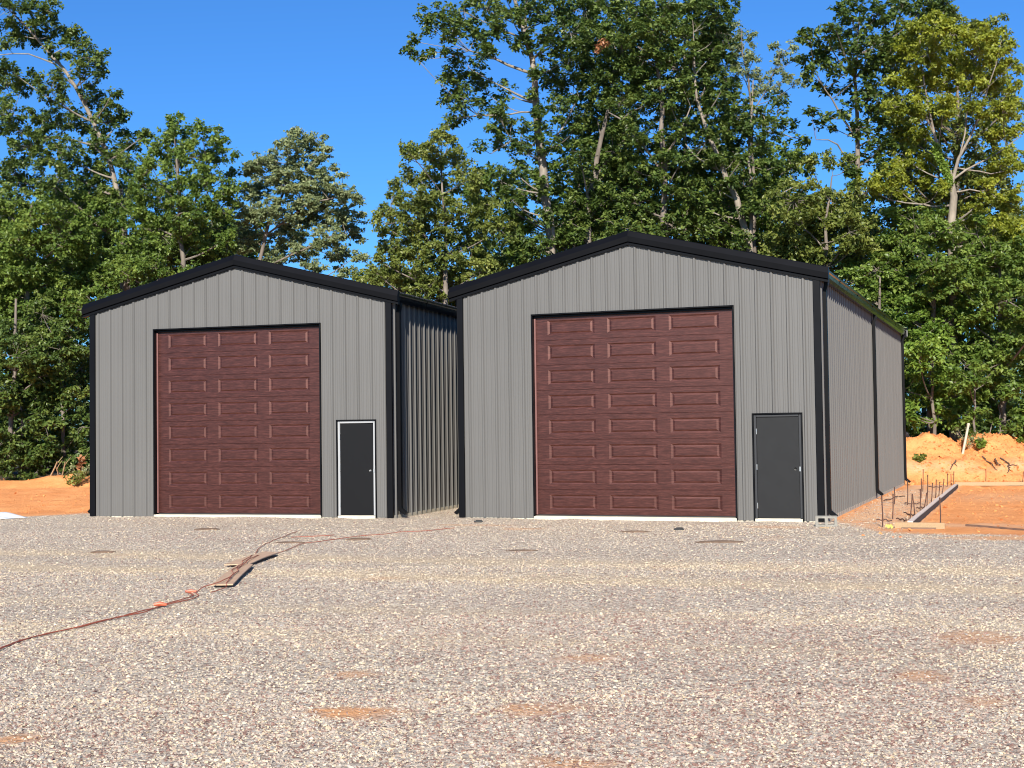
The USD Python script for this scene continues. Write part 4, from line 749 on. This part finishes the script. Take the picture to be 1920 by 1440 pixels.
# wood edge under the tall trees, right of and behind the nearer building
def top_r(x): return np.interp(x, [1400, 1450, 1480, 1540, 1600, 1700, 1800, 1920], [520, 470, 380, 330, 345, 395, 425, 440])
tree('understory_tree', 'dense olive tree behind the right roof slope', 'tree', 49, [[(1540, 700, .14), (1545, 520, .11), (1552, 400, .07), (1560, 330, .03)], [(1548, 470, .05), (1500, 420, .04), (1470, 410, .02)]], [(1555, 300, 20), (1520, 310, 18), (1590, 310, 22)]+fill(1455, 1660, 330, 500, 40, 21, top_r), 'leaf_olive', .17, 1.15, .36, seed=16)
tree('understory_tree', 'big dense tree below the yellow-green tree', 'tree', 48, [[(1745, 800, .16), (1748, 600, .13), (1752, 480, .06)]], fill(1660, 1800, 400, 600, 42, 22, lambda x: top_r(x)+10), 'leaf_mid', .17, .95, .46, flat=.5, up=.8, seed=17)
tree('understory_tree', 'bushy tree at the right edge of the wood', 'tree', 47.5, [[(1880, 800, .16), (1878, 620, .12), (1875, 500, .06)]], fill(1800, 1960, 440, 660, 42, 23), 'leaf_mid', .17, .95, .46, flat=.5, up=.8, seed=18)
tree('understory_tree', 'leafy tree rising right behind the gutter of the nearer building', 'tree', 47.5, [[(1640, 800, .13), (1645, 640, .1), (1650, 520, .05)], [(1788, 560, .16), (1795, 520, .16)]], fill(1540, 1700, 500, 640, 40, 24, lambda x: 500+max(0, (x-1560))*.02), 'leaf_mid', .18, .95, .46, flat=.5, up=.8, seed=19)
tree('understory_tree', 'bright green low tree behind the heaps of clay', 'tree', 46.8, [[(1752, 838, .09), (1750, 720, .07), (1748, 620, .04)]], fill(1695, 1800, 590, 796, 36, 25)+[(1704, 796, 22), (1712, 778, 24)], 'leaf_fresh', .19, .95, .46, flat=.5, up=.8, seed=20)
tree('understory_tree', 'low leafy tree at the right edge behind the clay heaps', 'tree', 46.8, [[(1832, 850, .07), (1830, 800, .06), (1828, 700, .04)], [(1868, 840, .035), (1875, 800, .03), (1872, 760, .02)], [(1845, 842, .03), (1858, 815, .025), (1862, 790, .02)]], fill(1800, 1950, 650, 806, 36, 26), 'leaf_mid', .19, .95, .46, flat=.5, up=.8, seed=21)
tree('understory_tree', 'dark tree filling the gap between the two buildings', 'tree', 53, [[(700, 800, .12), (700, 620, .1), (702, 520, .05)]], fill(640, 900, 525, 600, 34, 27), 'leaf_olive', .16, 1.1, .36, seed=22)
# the wood goes on behind the first row
for k, (x0, x1, y0, y1, D, lab) in enumerate(((-60, 200, 430, 860, 64, 'wood behind the left yard, all in shade'), (1040, 1480, 380, 520, 62, 'shaded wood seen under the crowns above the right roof'), (1480, 1980, 440, 830, 60, 'shaded wood behind the right edge trees'), (180, 470, 470, 560, 66, 'shaded wood behind the pointed tree'))):
    tree('wood_edge', lab, 'trees', D, [[((x0+x1)/2, 860, .15), ((x0+x1)/2+5, y0+60, .1)]], fill(x0, x1, y0, y1, 60, 50+k), 'leaf_deep', .25, 1.1, .55, seed=40+k, limb=False)
# roots hanging out of the cut bank
for k, (px, lab) in enumerate((([(1842, 858), (1852, 866), (1862, 873), (1868, 884)], 'long dark root hanging down the cut bank'), ([(1866, 862), (1870, 870), (1876, 874)], 'short root in the lip of the cut bank'), ([(1876, 860), (1888, 868), (1894, 873), (1908, 874)], 'root running right along the lip of the cut bank'), ([(1890, 874), (1892, 882), (1891, 888)], 'thin root drooping below the lip of the bank at right'), ([(1793, 866), (1786, 872), (1782, 881)], 'root hanging left of the middle of the cut bank'))):
    P = []
    for x, y in px:
        d_ = 43.; 
        for _ in range(40):
            p = at(x, y, d_)
            if p[2] < gz_at(p[0], p[1])+.03: break
            d_ += .12
        P.append(p+[0, -.05, .03])
    P = np.array(P); r0 = xf('exposed_root', None, P[0], label=lab, cat='root', group='roots in the cut bank'); P = P-P[0]; u = np.linspace(0, 1, 14); uu = np.linspace(0, 1, len(P)); Qr = np.column_stack([np.interp(u, uu, P[:, j]) for j in range(3)]) + np.random.default_rng(k).normal(0, .015, (14, 3))
    MB().tube(Qr, np.linspace(.028, .010, 14), 6).build('root', 'root_dark', r0, smooth=60); MB().tube([Qr[5], Qr[5]+[.08, -.02, -.10], Qr[5]+[.11, 0, -.2]], [.014, .010, .004], 5).build('rootlet', 'root_dark', r0, smooth=60)
# weeds and dead leaves
def weed(x, y, h, n, leaf, label, D=None, size=.12, name='weed_plant'):
    rng = np.random.default_rng(int(x*7+y)); c = gp(x, y) if D is None else at(x, y, D)
    if D is not None: c[2] = gz_at(c[0], c[1])
    t = xf(name, None, label=label, cat='weed'); m = MB(); tips = []
    for k in range(n):
        a = rng.uniform(0, 6.28); e = np.array([math.cos(a)*h*rng.uniform(.2, .8), math.sin(a)*h*.5, h*rng.uniform(.4, 1.)]); m.tube([c, c+e*.5+[0, 0, h*.08], c+e], [.008, .006, .003], 4); tips += [c+e*.6, c+e]
    m.build('stems', 'dry_stick', t); T = np.array(tips); leaf_mesh('leaves', t, leaves(rng, T, np.full(len(T), h*.28), np.full(len(T), 14), size, .7, .4), leaf)
weed(1725, 862, .22, 7, 'leaf_olive', 'grey-green weed on the clay bank behind the downspout', 44.5)
weed(1842, 851, .30, 9, 'leaf_fresh', 'small bright green plant on the clay bank', 45.5)
weed(1818, 845, .7, 8, 'leaf_silver', 'thin pale weed beside the leaning pipe', 46, .09)
weed(140, 909, .55, 12, 'leaf_olive', 'dry grey-green weed at the foot of the left bank', 49.5, .10)
weed(150, 905, .6, 8, 'leaf_silver', 'pale weed at the foot of the left bank by the building', 50, .10)
def stick(x0, y0, x1, y1, D, r, label, leafy=False):
    a, b = at(x0, y0, D), at(x1, y1, D-.4); t = xf('dead_branch', None, a, label=label, cat='branch'); v = b-a
    MB().tube([-.3*v, .5*v+[.03, 0, .02], v], [r, r*.9, r*.6], 6).build('limb', 'dry_stick', t, smooth=50)
    MB().tube([.6*v, .8*v+[.12, 0, .1], .9*v+[.3, 0, .25]], [r*.6, r*.4, r*.2], 5).build('twig', 'dry_stick', t, smooth=50)
    if leafy:
        rng = np.random.default_rng(5); T = np.array([v*u+[0, 0, 0] for u in np.linspace(.3, 1, 8)]); leaf_mesh('dead_leaves', t, leaves(rng, T, np.full(8, .10), np.full(8, 10), .17, 1.3, -.1), 'leaf_dead')
stick(96, 890, 107, 866, 51.2, .035, 'pale dead stem leaning right on the left bank')
stick(109, 893, 104, 874, 51.2, .03, 'pale dead stem leaning left on the left bank')
stick(116, 892, 122, 866, 51.2, .025, 'thin dead stem standing on the left bank')
stick(149, 894, 153, 858, 51.0, .025, 'broken branch hung with brown dead leaves by the left building', True)
print('leaves', NLEAF)
